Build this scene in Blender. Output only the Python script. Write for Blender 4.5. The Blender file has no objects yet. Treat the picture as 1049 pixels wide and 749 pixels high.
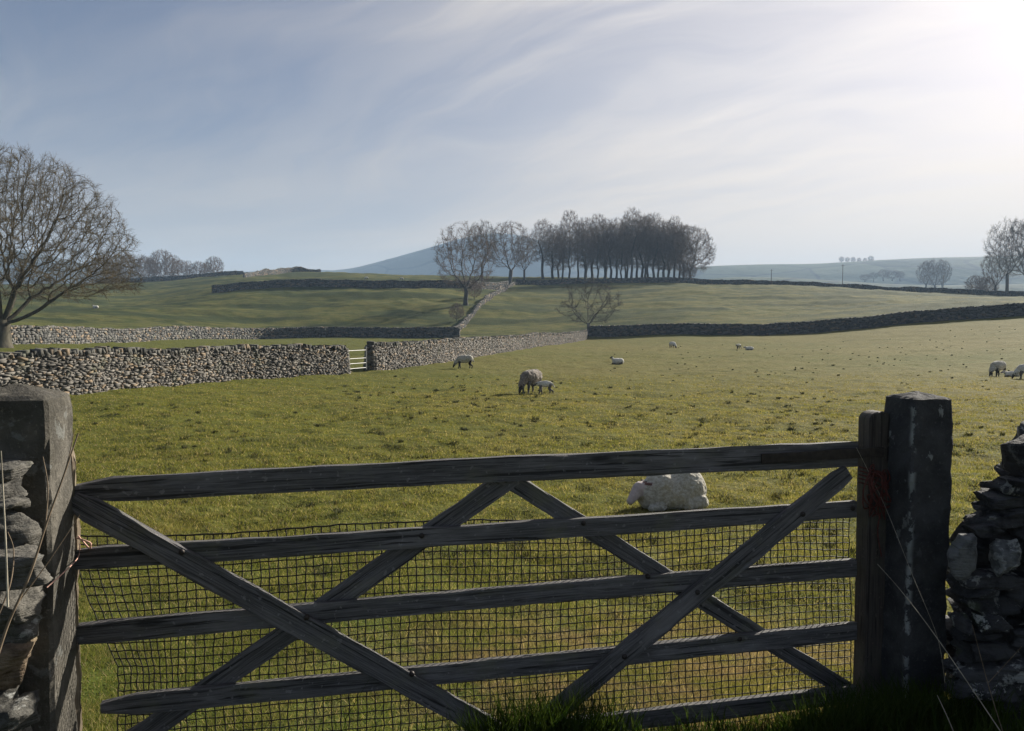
import bpy, bmesh, math, random
import numpy as np
from mathutils import Vector, Matrix, noise
R = math.radians
scene = bpy.context.scene
COL = scene.collection

# ------------------------------------------------------------------ camera
F = 823.0; CX = 524.5; CY = 374.5; HOR = 335.0
PITCH = math.atan((CY - HOR) / F)
cam_d = bpy.data.cameras.new('camera'); cam = bpy.data.objects.new('camera', cam_d); COL.objects.link(cam)
cam_d.sensor_width = 36; cam_d.lens = F / 1049 * 36
cam_d.clip_start = 0.05; cam_d.clip_end = 20000
cam.location = (0, 0, 0); cam.rotation_euler = (R(90) - PITCH, 0, 0)
scene.camera = cam
# ------------------------------------------------------------------ light
SUN_AZ = R(43); SUN_EL = R(24)
SUN_DIR = Vector((math.sin(SUN_AZ) * math.cos(SUN_EL), math.cos(SUN_AZ) * math.cos(SUN_EL), math.sin(SUN_EL)))
SUN_STRENGTH = 5.0; SKY_STRENGTH = 0.05; EXPOSURE = 1.22
HAZE_DENSITY = 0.00035
scene.view_settings.view_transform = 'Standard'; scene.view_settings.look = 'None'
scene.view_settings.gamma = 1; scene.view_settings.exposure = EXPOSURE
sd = bpy.data.lights.new('sun', 'SUN'); sd.energy = SUN_STRENGTH; sd.angle = R(0.6); sd.color = (1.0, 0.93, 0.82)
sun = bpy.data.objects.new('sun', sd); COL.objects.link(sun)
sun.rotation_euler = (-SUN_DIR).to_track_quat('-Z', 'Y').to_euler()

world = bpy.data.worlds.new('World'); scene.world = world; world.use_nodes = True
wt = world.node_tree; wt.nodes.clear()

class NT:
    """small helper round a node tree"""
    def __init__(s, t): s.t = t
    def n(s, kind, **kw):
        nd = s.t.nodes.new(kind)
        for k, v in kw.items():
            if k.startswith('i_'):
                key = k[2:]; key = int(key) if key.isdigit() else key.replace('_', ' ')
                if isinstance(v, bpy.types.NodeSocket): s.t.links.new(v, nd.inputs[key])
                else: nd.inputs[key].default_value = v
            else: setattr(nd, k, v)
        return nd
    def link(s, a, b): s.t.links.new(a, b)
    def math(s, op, a, b=None, c=None, clamp=False):
        nd = s.n('ShaderNodeMath', operation=op, use_clamp=clamp)
        for i, v in enumerate((a, b, c)):
            if v is None: continue
            if isinstance(v, bpy.types.NodeSocket): s.link(v, nd.inputs[i])
            else: nd.inputs[i].default_value = v
        return nd.outputs[0]
    def mix(s, fac, a, b, mode='MIX'):
        nd = s.n('ShaderNodeMix', data_type='RGBA', blend_type=mode)
        for key, v in ((0, fac), (6, a), (7, b)):
            if isinstance(v, bpy.types.NodeSocket): s.link(v, nd.inputs[key])
            else: nd.inputs[key].default_value = (v if key == 0 else (*v, 1) if len(v) == 3 else v)
        return nd.outputs[2]
    def noise(s, vec, scale, detail=4, rough=0.5, dist=0.0):
        nd = s.n('ShaderNodeTexNoise'); nd.inputs['Scale'].default_value = scale
        nd.inputs['Detail'].default_value = detail; nd.inputs['Roughness'].default_value = rough
        nd.inputs['Distortion'].default_value = dist
        if vec is not None: s.link(vec, nd.inputs['Vector'])
        return nd.outputs['Fac']
    def ramp(s, fac, lo, hi):
        nd = s.n('ShaderNodeMapRange', interpolation_type='SMOOTHSTEP'); s.link(fac, nd.inputs[0])
        nd.inputs[1].default_value = lo; nd.inputs[2].default_value = hi
        return nd.outputs[0]
    def mapping(s, vec, scale=(1, 1, 1), rot=(0, 0, 0), loc=(0, 0, 0)):
        nd = s.n('ShaderNodeMapping'); s.link(vec, nd.inputs[0])
        nd.inputs['Scale'].default_value = scale; nd.inputs['Rotation'].default_value = rot; nd.inputs['Location'].default_value = loc
        return nd.outputs[0]

def build_world():
    g = NT(wt)
    tc = g.n('ShaderNodeTexCoord').outputs['Generated']
    sky = g.n('ShaderNodeTexSky', sky_type='NISHITA', sun_disc=False, sun_elevation=SUN_EL, sun_rotation=SUN_AZ,
              altitude=150, air_density=1.0, dust_density=1.6, ozone_density=1.2)
    sep = g.n('ShaderNodeSeparateXYZ'); g.link(tc, sep.inputs[0])
    zc = g.math('MAXIMUM', sep.outputs[2], 0.0)
    den = g.math('ADD', zc, 0.16)
    px = g.math('DIVIDE', sep.outputs[0], den); py = g.math('DIVIDE', sep.outputs[1], den)
    comb = g.n('ShaderNodeCombineXYZ'); g.link(px, comb.inputs[0]); g.link(py, comb.inputs[1])
    warp = g.n('ShaderNodeTexNoise'); g.link(comb.outputs[0], warp.inputs['Vector']); warp.inputs['Scale'].default_value = 0.7; warp.inputs['Detail'].default_value = 4
    wv = g.n('ShaderNodeVectorMath', operation='MULTIPLY_ADD'); g.link(warp.outputs['Color'], wv.inputs[0]); wv.inputs[1].default_value = (1.1, 1.1, 0); g.link(comb.outputs[0], wv.inputs[2])
    wp = wv.outputs[0]
    p1 = g.mapping(g.mapping(wp, rot=(0, 0, R(20))), scale=(0.28, 1.5, 1), loc=(3.1, 0.4, 0))
    n1 = g.noise(p1, 1.5, 9, 0.55, 0.25)
    p2 = g.mapping(g.mapping(wp, rot=(0, 0, R(50))), scale=(0.25, 2.2, 1), loc=(7.4, 2.0, 0))
    n2 = g.noise(p2, 1.7, 10, 0.6, 0.2)
    p3 = g.mapping(comb.outputs[0], scale=(1, 1, 1), loc=(1.7, 9.0, 0))
    n3 = g.noise(p3, 0.6, 4, 0.5, 0.4)
    dot = g.n('ShaderNodeVectorMath', operation='DOT_PRODUCT'); g.link(tc, dot.inputs[0]); dot.inputs[1].default_value = SUN_DIR
    d = g.math('MAXIMUM', dot.outputs['Value'], 0.0)
    glow = g.math('POWER', d, 4.5); glow2 = g.math('POWER', d, 90.0)
    # thin veil + cirrus streaks, thicker towards the sun side of the sky
    side = g.ramp(dot.outputs['Value'], 0.45, 0.92)
    cir = g.math('ADD', g.math('MULTIPLY', g.ramp(n1, 0.36, 0.66), 0.55), g.math('MULTIPLY', g.ramp(n2, 0.40, 0.68), 0.45))
    cir = g.math('MULTIPLY', cir, g.math('MULTIPLY_ADD', side, 0.25, 0.28))
    low = g.math('SUBTRACT', 1.0, g.ramp(zc, 0.0, 0.30))
    veil = g.math('ADD', g.math('MULTIPLY', g.ramp(n3, 0.35, 0.7), 0.10), g.math('MULTIPLY', side, 0.42))
    cov = g.math('ADD', g.math('ADD', veil, cir), g.math('MULTIPLY', low, 0.55))
    cov = g.math('MINIMUM', cov, 0.97)
    bright = g.math('ADD', g.math('MULTIPLY_ADD', glow, 6.2, 4.7), g.math('MULTIPLY', glow2, 4.0))
    cc = g.n('ShaderNodeCombineXYZ')
    g.link(g.math('MULTIPLY', bright, 1.07), cc.inputs[0]); g.link(g.math('MULTIPLY', bright, 0.975), cc.inputs[1]); g.link(g.math('MULTIPLY', bright, 0.90), cc.inputs[2])
    warm = g.n('ShaderNodeCombineXYZ')
    for q_, k_ in ((0, 1.08), (1, 0.905), (2, 0.72)): g.link(g.math('MULTIPLY', bright, k_), warm.inputs[q_])
    ccol = g.mix(low, cc.outputs[0], warm.outputs[0])
    skyc = g.mix(1.0, sky.outputs[0], (0.45, 0.455, 0.56), 'MULTIPLY')
    col = g.mix(cov, skyc, ccol)
    bg = g.n('ShaderNodeBackground'); g.link(col, bg.inputs[0]); bg.inputs[1].default_value = SKY_STRENGTH
    out = g.n('ShaderNodeOutputWorld'); g.link(bg.outputs[0], out.inputs[0])
build_world()

# ------------------------------------------------------------------ object helpers
def tag(o, label=None, cat=None, group=None, kind=None):
    if label: o['label'] = label
    if cat: o['category'] = cat
    if group: o['group'] = group
    if kind: o['kind'] = kind
    return o
def empty(name, loc=(0, 0, 0), rz=0, scale=1):
    o = bpy.data.objects.new(name, None); COL.objects.link(o); o.location = loc; o.rotation_euler = (0, 0, rz)
    o.scale = (scale,) * 3; o.empty_display_size = 0.2
    return o
def mesh_np(name, verts, faces, mat=None, parent=None, smooth=False, mats=None, midx=None, uv=None):
    """verts (N,3); faces either (M,k) array or list"""
    me = bpy.data.meshes.new(name)
    verts = np.asarray(verts, dtype=np.float32)
    if isinstance(faces, np.ndarray):
        M, k = faces.shape
        me.vertices.add(len(verts)); me.vertices.foreach_set('co', verts.ravel())
        me.loops.add(M * k); me.loops.foreach_set('vertex_index', faces.astype(np.int32).ravel())
        me.polygons.add(M); me.polygons.foreach_set('loop_start', np.arange(0, M * k, k, dtype=np.int32))
        me.polygons.foreach_set('loop_total', np.full(M, k, dtype=np.int32))
        me.update(calc_edges=True)
    else:
        me.from_pydata([tuple(v) for v in verts], [], faces)
    if mats:
        for m in mats: me.materials.append(m)
        me.polygons.foreach_set('material_index', np.asarray(midx, dtype=np.int32))
    elif mat: me.materials.append(mat)
    if smooth: me.polygons.foreach_set('use_smooth', np.ones(len(me.polygons), dtype=bool))
    if uv is not None:
        l = me.uv_layers.new(name='UVMap'); uva = np.asarray(uv, dtype=np.float32)
        li = np.empty(len(me.loops), dtype=np.int32); me.loops.foreach_get('vertex_index', li)
        l.data.foreach_set('uv', uva[li].ravel())
    me.validate()
    o = bpy.data.objects.new(name, me); COL.objects.link(o)
    if parent: o.parent = parent
    return o
def mesh_only(o):
    me = o.data; bpy.data.objects.remove(o); return me
def inst(name, me, parent=None):
    o = bpy.data.objects.new(name, me); COL.objects.link(o)
    if parent: o.parent = parent
    return o

CP, SP = math.cos(PITCH), math.sin(PITCH)
def ray(px, py):
    a = (px - CX) / F; b = (CY - py) / F
    return Vector((a, CP + b * SP, -SP + b * CP))
def at(px, py, d):
    v = ray(px, py); return v * (d / v.y)

# ------------------------------------------------------------------ materials
def new_mat(name):
    m = bpy.data.materials.new(name); m.use_nodes = True; t = m.node_tree; t.nodes.clear(); return m, NT(t)
def finish(g, shader, disp=None):
    o = g.n('ShaderNodeOutputMaterial'); g.link(shader, o.inputs[0])
def bsdf(g, col, rough=0.8, normal=None, spec=0.3, **kw):
    b = g.n('ShaderNodeBsdfPrincipled')
    if isinstance(col, bpy.types.NodeSocket): g.link(col, b.inputs['Base Color'])
    else: b.inputs['Base Color'].default_value = (*col, 1)
    if isinstance(rough, bpy.types.NodeSocket): g.link(rough, b.inputs['Roughness'])
    else: b.inputs['Roughness'].default_value = rough
    b.inputs['Specular IOR Level'].default_value = spec
    if normal is not None: g.link(normal, b.inputs['Normal'])
    for k, v in kw.items(): b.inputs[k].default_value = v
    return b.outputs[0]
def bump(g, h, strength=0.5, dist=0.02):
    b = g.n('ShaderNodeBump'); g.link(h, b.inputs['Height']); b.inputs['Strength'].default_value = strength
    b.inputs['Distance'].default_value = dist
    return b.outputs[0]

def pasture_colour(g, pos):
    """colour of the turf by where it grows: greener hollows, strawy thatch, worn brown patches, painted shade on the far slopes"""
    big = g.noise(pos, 0.035, 3, 0.5, 0.3)
    p2 = g.mapping(pos, scale=(0.8, 1.6, 1), rot=(0, 0, 0.3))
    med = g.noise(p2, 0.5, 5, 0.6, 0.6)
    fine = g.noise(pos, 5.0, 5, 0.65, 0.2)
    sx = g.n('ShaderNodeSeparateXYZ'); g.link(pos, sx.inputs[0])
    # drier pasture to the right and middle of the field, richer to the left and beyond the walls, where slope shade is painted in too
    dry = g.math('MULTIPLY_ADD', g.math('MINIMUM', sx.outputs[0], 12.0), 0.010, -0.04)
    t = g.math('ADD', g.math('ADD', g.math('MULTIPLY', big, 0.9), g.math('MULTIPLY', med, 0.55)), dry)
    green = (0.086, 0.092, 0.018); olive = (0.125, 0.110, 0.030); straw = (0.17, 0.14, 0.06)
    c = g.mix(g.ramp(t, 0.5, 0.92), green, olive)
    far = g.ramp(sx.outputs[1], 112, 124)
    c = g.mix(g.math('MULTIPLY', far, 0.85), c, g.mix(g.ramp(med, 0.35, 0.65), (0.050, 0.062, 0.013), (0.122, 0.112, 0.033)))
    slope_shade = g.noise(g.mapping(pos, scale=(0.035, 0.11, 0.0)), 1.0, 5, 0.6, 0.5)
    c = g.mix(g.math('MULTIPLY', g.math('MULTIPLY', far, g.ramp(slope_shade, 0.44, 0.56)), 0.75), c, (0.018, 0.032, 0.010))  # dark streaks in the far grass colour stand in for shade on the slopes
    mot = g.noise(g.mapping(pos, scale=(1, 1.7, 1)), 1.1, 5, 0.65, 0.3)
    c = g.mix(g.math('MULTIPLY', g.ramp(mot, 0.48, 0.66), 0.35), c, (0.055, 0.062, 0.016))
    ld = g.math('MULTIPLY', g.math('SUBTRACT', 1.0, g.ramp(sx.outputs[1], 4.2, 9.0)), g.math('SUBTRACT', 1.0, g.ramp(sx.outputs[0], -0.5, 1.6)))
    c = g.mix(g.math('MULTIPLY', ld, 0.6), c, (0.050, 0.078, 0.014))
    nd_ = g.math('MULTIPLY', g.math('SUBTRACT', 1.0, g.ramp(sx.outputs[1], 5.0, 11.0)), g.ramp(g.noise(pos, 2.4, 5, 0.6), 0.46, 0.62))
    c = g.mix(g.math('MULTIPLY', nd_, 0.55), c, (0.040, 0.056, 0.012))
    bd = g.n('ShaderNodeVectorMath', operation='DISTANCE'); g.link(g.mapping(pos, scale=(0.55, 0.8, 0)), bd.inputs[0]); bd.inputs[1].default_value = (0.45, 3.4, 0)
    bare = g.math('MULTIPLY', g.math('SUBTRACT', 1.0, g.ramp(bd.outputs['Value'], 0.3, 1.4)), g.ramp(g.noise(pos, 3.2, 5, 0.65), 0.40, 0.60))
    c = g.mix(g.math('MULTIPLY', bare, 0.8), c, (0.15, 0.105, 0.065))
    st = g.math('MULTIPLY', g.ramp(fine, 0.5, 0.75), g.math('MULTIPLY_ADD', g.ramp(t, 0.5, 0.95), 0.5, 0.22))
    c = g.mix(st, c, straw)
    return c, fine, med
def make_turf():
    m, g = new_mat('turf')
    pos = g.n('ShaderNodeNewGeometry').outputs['Position']
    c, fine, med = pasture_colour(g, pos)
    # sparse dark spots: tussocks and droppings with their small shadows painted in
    vor = g.n('ShaderNodeTexVoronoi', feature='F1'); vor.inputs['Scale'].default_value = 0.9
    g.link(g.mapping(pos, scale=(1, 1, 1)), vor.inputs['Vector'])
    sp = g.math('SUBTRACT', 1.0, g.ramp(g.math('ADD', vor.outputs['Distance'], g.math('MULTIPLY', g.noise(pos, 9, 3), 0.12)), 0.10, 0.17))
    c = g.mix(g.math('MULTIPLY', sp, 0.5), c, (0.03, 0.035, 0.012))
    tuf = g.noise(g.mapping(pos, scale=(1, 1, 1)), 2.6, 6, 0.62, 0.5)
    hb = g.math('ADD', g.math('MULTIPLY', fine, 0.5), g.math('MULTIPLY', tuf, 1.6))
    hb = g.math('ADD', hb, g.math('MULTIPLY', g.noise(pos, 30, 3, 0.6), 0.25))
    nrm = bump(g, hb, 0.75, 0.10)
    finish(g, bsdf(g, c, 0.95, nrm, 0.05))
    return m
def make_blade(name, dark=False):
    m, g = new_mat(name)
    pos = g.n('ShaderNodeNewGeometry').outputs['Position']
    rnd = g.n('ShaderNodeNewGeometry').outputs['Random Per Island']
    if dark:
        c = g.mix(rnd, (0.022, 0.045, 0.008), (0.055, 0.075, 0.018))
    else:
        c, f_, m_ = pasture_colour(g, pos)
        c = g.mix(g.ramp(rnd, 0.72, 1.0), c, (0.26, 0.21, 0.10))
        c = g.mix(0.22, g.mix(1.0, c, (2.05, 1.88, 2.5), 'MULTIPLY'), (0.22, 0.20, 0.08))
    d = g.n('ShaderNodeBsdfDiffuse'); g.link(c, d.inputs[0])
    t = g.n('ShaderNodeBsdfTranslucent'); g.link(g.mix(1.0, c, (1.0, 1.05, 0.6), 'MULTIPLY'), t.inputs[0])
    mx = g.n('ShaderNodeMixShader'); mx.inputs[0].default_value = 0.45; g.link(d.outputs[0], mx.inputs[1]); g.link(t.outputs[0], mx.inputs[2])
    finish(g, mx.outputs[0]); return m
def make_drystone(name, lo, hi, lichen=(0.42, 0.42, 0.38)):
    m, g = new_mat(name)
    geo = g.n('ShaderNodeNewGeometry'); rnd = geo.outputs['Random Per Island']; pos = geo.outputs['Position']
    c = g.mix(g.math('POWER', rnd, 1.3), lo, hi)
    h = g.n('ShaderNodeTexWhiteNoise', noise_dimensions='1D'); g.link(rnd, h.inputs[1])
    c = g.mix(g.ramp(h.outputs[0], 0.78, 0.95), c, (0.20, 0.15, 0.10))
    n = g.noise(pos, 7, 6, 0.65)
    c = g.mix(g.math('MULTIPLY', g.ramp(n, 0.52, 0.64), 0.6), c, lichen)
    c = g.mix(g.math('MULTIPLY', g.ramp(g.noise(pos, 1.3, 4), 0.58, 0.75), 0.35), c, (0.10, 0.12, 0.06))
    finish(g, bsdf(g, c, 0.9, bump(g, g.noise(pos, 35, 5, 0.6), 0.6, 0.01), 0.2)); return m
def make_rock(name, base, second, white=0.5, blotch=5.0):
    m, g = new_mat(name)
    geo = g.n('ShaderNodeNewGeometry'); rnd = geo.outputs['Random Per Island']
    pos = g.n('ShaderNodeTexCoord').outputs['Object']
    c = g.mix(rnd, base, second)
    c = g.mix(g.ramp(g.noise(pos, 14, 6, 0.6), 0.45, 0.7), c, tuple(x * 0.45 for x in base))
    li = g.ramp(g.noise(pos, blotch, 8, 0.7, 0.3), 0.62 - 0.1 * white, 0.68 - 0.1 * white)
    h2 = g.n('ShaderNodeTexWhiteNoise', noise_dimensions='1D'); g.link(rnd, h2.inputs[1])
    li = g.math('MULTIPLY', li, g.math('MULTIPLY', g.ramp(h2.outputs[0], 0.2, 0.9), white))
    c = g.mix(li, c, (0.48, 0.49, 0.46))
    c = g.mix(g.math('MULTIPLY', g.ramp(g.noise(pos, 3.3, 5, 0.6), 0.58, 0.7), 0.5), c, (0.07, 0.09, 0.03))
    hh = g.math('ADD', g.noise(pos, 22, 8, 0.65), g.math('MULTIPLY', g.noise(g.mapping(pos, scale=(1, 1, 7)), 9, 4, 0.6), 1.1))
    finish(g, bsdf(g, c, 0.88, bump(g, hh, 1.0, 0.022), 0.25)); return m
def make_wood(name, lo, hi, green=0.0):
    m, g = new_mat(name)
    uv = g.n('ShaderNodeUVMap').outputs[0]
    oi = g.n('ShaderNodeObjectInfo').outputs['Random']
    off = g.n('ShaderNodeCombineXYZ'); g.link(g.math('MULTIPLY', oi, 37.0), off.inputs[0]); g.link(g.math('MULTIPLY', oi, 11.0), off.inputs[1])
    add = g.n('ShaderNodeVectorMath', operation='ADD'); g.link(uv, add.inputs[0]); g.link(off.outputs[0], add.inputs[1])
    v = add.outputs[0]
    grain = g.noise(g.mapping(v, scale=(2.6, 95, 1)), 1.6, 8, 0.72, 1.1)
    crack = g.noise(g.mapping(v, scale=(1.1, 45, 1)), 1.3, 4, 0.5, 1.2)
    wide = g.noise(g.mapping(v, scale=(1.2, 5, 1)), 1.7, 5, 0.6)
    c = g.mix(g.ramp(grain, 0.3, 0.7), lo, hi)
    c = g.mix(g.math('MULTIPLY', g.ramp(wide, 0.48, 0.72), 0.6), c, tuple(x * 1.55 for x in hi))
    cr = g.ramp(crack, 0.58, 0.64)
    c = g.mix(g.math('MULTIPLY', cr, 0.8), c, tuple(x * 0.25 for x in lo))
    spk = g.n('ShaderNodeTexNoise'); g.link(g.mapping(v, scale=(1, 1, 1)), spk.inputs['Vector']); spk.inputs['Scale'].default_value = 38; spk.inputs['Detail'].default_value = 5
    c = g.mix(g.math('MULTIPLY', g.ramp(spk.outputs['Fac'], 0.63, 0.67), 0.4), c, tuple(x * 1.9 for x in hi))
    c = g.mix(g.math('MULTIPLY', g.ramp(g.noise(v, 4.5, 5, 0.6), 0.52, 0.68), 0.4), c, (hi[0] * .95, hi[0] * .95, hi[0] * .62))
    if green: c = g.mix(g.math('MULTIPLY', g.ramp(g.noise(v, 6, 5, 0.6), 0.5, 0.7), green), c, (0.10, 0.11, 0.07))
    kn = g.n('ShaderNodeTexVoronoi', feature='F1'); g.link(g.mapping(v, scale=(1.7, 7, 1)), kn.inputs['Vector']); kn.inputs['Scale'].default_value = 1.0
    c = g.mix(g.math('MULTIPLY', g.math('SUBTRACT', 1.0, g.ramp(kn.outputs['Distance'], 0.05, 0.12)), 0.75), c, tuple(x * 0.3 for x in lo))
    h = g.math('SUBTRACT', g.math('MULTIPLY', grain, 0.7), g.math('MULTIPLY', cr, 1.2))
    finish(g, bsdf(g, c, 0.75, bump(g, h, 0.8, 0.004), 0.35)); return m
def make_bark(name, a, b, scale=3.0):
    m, g = new_mat(name)
    pos = g.n('ShaderNodeTexCoord').outputs['Object']
    c = g.mix(g.ramp(g.noise(g.mapping(pos, scale=(1, 1, 0.35)), scale, 6, 0.65), 0.35, 0.65), a, b)
    finish(g, bsdf(g, c, 0.92, bump(g, g.noise(g.mapping(pos, scale=(1, 1, 0.3)), scale * 3, 5, 0.6), 0.7, 0.03), 0.15)); return m
def make_plain(name, col, rough=0.7, var=0.3, scale=20, spec=0.3, metallic=0.0):
    m, g = new_mat(name)
    pos = g.n('ShaderNodeTexCoord').outputs['Object']
    n = g.noise(pos, scale, 5, 0.6)
    c = g.mix(g.ramp(n, 0.3, 0.7), tuple(x * (1 - var) for x in col), tuple(x * (1 + var) for x in col))
    finish(g, bsdf(g, c, rough, bump(g, n, 0.4, 0.005), spec, Metallic=metallic)); return m

M = {}
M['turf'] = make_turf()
M['tuss'] = make_plain('tussock_blade', (0.075, 0.078, 0.024), .9, .3, 2)  # olive kept dark so the tufts carry their shadow in the colour
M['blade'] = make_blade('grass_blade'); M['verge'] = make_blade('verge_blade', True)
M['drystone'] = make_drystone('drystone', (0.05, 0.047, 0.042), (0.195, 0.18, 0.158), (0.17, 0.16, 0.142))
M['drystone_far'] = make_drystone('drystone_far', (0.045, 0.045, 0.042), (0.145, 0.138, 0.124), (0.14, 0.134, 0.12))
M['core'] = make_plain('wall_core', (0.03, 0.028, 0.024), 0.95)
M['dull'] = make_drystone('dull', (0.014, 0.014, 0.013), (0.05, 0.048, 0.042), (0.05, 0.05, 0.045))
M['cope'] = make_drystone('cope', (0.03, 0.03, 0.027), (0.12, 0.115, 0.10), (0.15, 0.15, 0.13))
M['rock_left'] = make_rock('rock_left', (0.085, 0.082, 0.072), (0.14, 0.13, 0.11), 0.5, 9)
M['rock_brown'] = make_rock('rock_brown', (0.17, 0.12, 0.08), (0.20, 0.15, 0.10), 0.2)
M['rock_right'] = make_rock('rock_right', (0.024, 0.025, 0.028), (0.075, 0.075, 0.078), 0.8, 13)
M['rock_white'] = make_rock('rock_white', (0.10, 0.105, 0.108), (0.16, 0.165, 0.165), 1.3, 22)
M['wood'] = make_wood('weathered_wood', (0.032, 0.031, 0.031), (0.145, 0.138, 0.138))
M['wood_brown'] = make_wood('brown_wood', (0.10, 0.075, 0.05), (0.24, 0.19, 0.13))
M['wood_stile'] = make_wood('stile_wood', (0.030, 0.025, 0.022), (0.078, 0.064, 0.054), 0.3)

# ------------------------------------------------------------------ terrain
NEAR = [(0.3, -1.72), (3.3, -1.74), (4.2, -1.84), (6, -2.0), (10, -2.1)]
# photograph column -> (distance, photograph row where that ground shows)
COLS = {
 -500: [(20, 418), (60, 352), (110, 326), (200, 300), (300, 290)],
 0:    [(20, 410), (56, 356), (75, 349), (118, 330), (200, 303), (290, 291)],
 150:  [(24.5, 397), (60, 362), (90, 351), (120, 336), (180, 312), (250, 297), (300, 288)],
 250:  [(30, 389), (60, 364), (115, 347.5), (135, 337), (183, 294), (230, 288), (300, 279.5)],
 350:  [(35, 382), (60, 367), (118, 347), (135, 337), (183, 293.5), (230, 288), (300, 277.5)],
 450:  [(46, 371), (80, 355), (118, 347), (135, 337), (183, 293.5), (230, 288), (300, 282.5)],
 530:  [(46, 373), (78, 357), (118, 346.5), (130, 339), (185, 305), (220, 291), (260, 284.5), (310, 283.5)],
 603:  [(46, 373), (80, 358), (115, 349), (124, 339), (185, 307), (220, 292), (260, 286), (300, 285)],
 700:  [(46, 373), (80, 356), (105, 344.5), (115, 337), (160, 310), (215, 291), (250, 287.5), (300, 287)],
 820:  [(46, 373), (80, 354), (104, 344), (114, 336), (150, 315), (200, 294.5), (228, 292.5), (290, 292.5)],
 930:  [(46, 371), (75, 351), (103, 332.5), (112, 325), (150, 311), (200, 300.5), (228, 299.5), (290, 300)],
 1049: [(37, 380), (60, 354), (80, 337), (99, 323), (108, 316), (150, 309), (200, 305), (228, 304), (290, 305)],
 1500: [(30, 378), (60, 340), (99, 318), (150, 306), (228, 302), (290, 303)],
}
def _profiles():
    th, prof = [], []
    rg = np.exp(np.linspace(math.log(0.3), math.log(9000), 900))
    for px in sorted(COLS):
        t = math.atan((px - CX) / F); pts = list(NEAR)
        last = None
        for d, py in COLS[px]:
            v = at(px, py, d); pts.append((math.hypot(v.x, v.y), v.z)); last = pts[-1]
        r0, z0 = last
        pts += [(r0 * 1.25, z0 - 4), (r0 * 2.2, z0 - 14), (1200, -12), (9000, -30)]
        xs = np.log(np.array([p[0] for p in pts])); zs = np.array([p[1] for p in pts])
        z = np.interp(np.log(rg), xs, zs)
        th.append(t); prof.append(z)
    return np.array(th), rg, np.array(prof)
TH, RG, PROF = _profiles()
_PN = np.random.default_rng(99).uniform(-1, 1, (256, 256))
def vnoise(x, y):
    xi = np.floor(x).astype(int); yi = np.floor(y).astype(int); a = x - xi; b = y - yi
    a = a * a * (3 - 2 * a); b = b * b * (3 - 2 * b)
    g = lambda i, j: _PN[i & 255, j & 255]
    return (g(xi, yi) * (1 - a) * (1 - b) + g(xi + 1, yi) * a * (1 - b) + g(xi, yi + 1) * (1 - a) * b + g(xi + 1, yi + 1) * a * b)
def fbm(x, y, o=4):
    s = 0; w = 1; t = 0
    for k in range(o):
        s = s + w * vnoise(x * 2 ** k + 17.3 * k, y * 2 ** k + 5.1 * k); t += w; w *= 0.55
    return s / t
def _smooth_table():
    # resample on a theta grid and smooth a little both ways
    tg = np.linspace(-1.1, 1.1, 441)
    tab = np.empty((len(tg), len(RG)))
    for j in range(len(RG)): tab[:, j] = np.interp(tg, TH, PROF[:, j])
    def sm(a, s, axis):
        k = np.exp(-0.5 * (np.arange(-3 * s, 3 * s + 1) / s) ** 2); k /= k.sum()
        pad = [(0, 0), (0, 0)]; pad[axis] = (3 * s, 3 * s)
        b = np.pad(a, pad, mode='edge')
        return np.apply_along_axis(lambda m_: np.convolve(m_, k, mode='valid'), axis, b)
    tab = sm(tab, 5, 0); tab = sm(tab, 3, 1)
    return tg, tab
TG, TAB = _smooth_table()
LR0, LR1 = math.log(RG[0]), math.log(RG[-1])
def ground_np(x, y):
    x = np.asarray(x, float); y = np.asarray(y, float)
    r = np.maximum(np.hypot(x, y), 0.3); th = np.arctan2(x, y)
    th = np.clip(th, -1.1, 1.1)
    u = (th + 1.1) / 2.2 * (len(TG) - 1); v = (np.log(r) - LR0) / (LR1 - LR0) * (len(RG) - 1)
    u = np.clip(u, 0, len(TG) - 1.001); v = np.clip(v, 0, len(RG) - 1.001)
    i = u.astype(int); j = v.astype(int); a = u - i; b = v - j
    z = (TAB[i, j] * (1 - a) * (1 - b) + TAB[i + 1, j] * a * (1 - b) + TAB[i, j + 1] * (1 - a) * b + TAB[i + 1, j + 1] * a * b)
    # behind the camera the lane is level
    back = np.clip((np.abs(np.arctan2(x, y)) - 1.3) / 0.6, 0, 1)
    z = z * (1 - back) + np.where(r < 30, -1.72, -1.72) * back
    # grassy bank at the foot of the right-hand post and wall
    z += 0.22 * np.exp(-(((x - 2.0) / 0.55) ** 2 + ((y - 2.95) / 0.32) ** 2))
    # small hollows and humps of the pasture
    f = np.clip((r - 4) / 10, 0, 1) * np.clip(1 - (r - 90) / 200, 0, 1)
    z += f * (0.035 * np.sin(x * 0.9 + 1.3 * np.sin(y * 0.31)) * np.sin(y * 0.55 + 0.8) + 0.03 * np.sin(x * 0.37 - y * 0.23))
    z += np.clip((r - 3.5) / 3, 0, 1) * np.clip(1 - (r - 90) / 60, 0, 1) * (0.10 * fbm(x * .7, y * .9, 4) + 0.018 * vnoise(x * 4.2, y * 4.2))
    g2 = np.clip((r - 110) / 40, 0, 1) * np.clip(1 - (r - 300) / 200, 0, 1)
    z += g2 * (0.5 * fbm(x * 0.07, y * 0.10, 4) + 0.16 * vnoise(x * 0.5, y * 0.8) + 0.15 * np.sin(x * 0.11 + 2 * np.sin(y * 0.06)) * np.sin(y * 0.16 + 0.02 * x) + 0.10 * np.sin(y * 0.5 + x * 0.07))
    return z
def gz(x, y): return float(ground_np(np.array([x]), np.array([y]))[0])
def on(px, d):
    """ground point seen in photograph column px at distance d"""
    x = (px - CX) / F * d
    return Vector((x, d, gz(x, d)))

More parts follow.
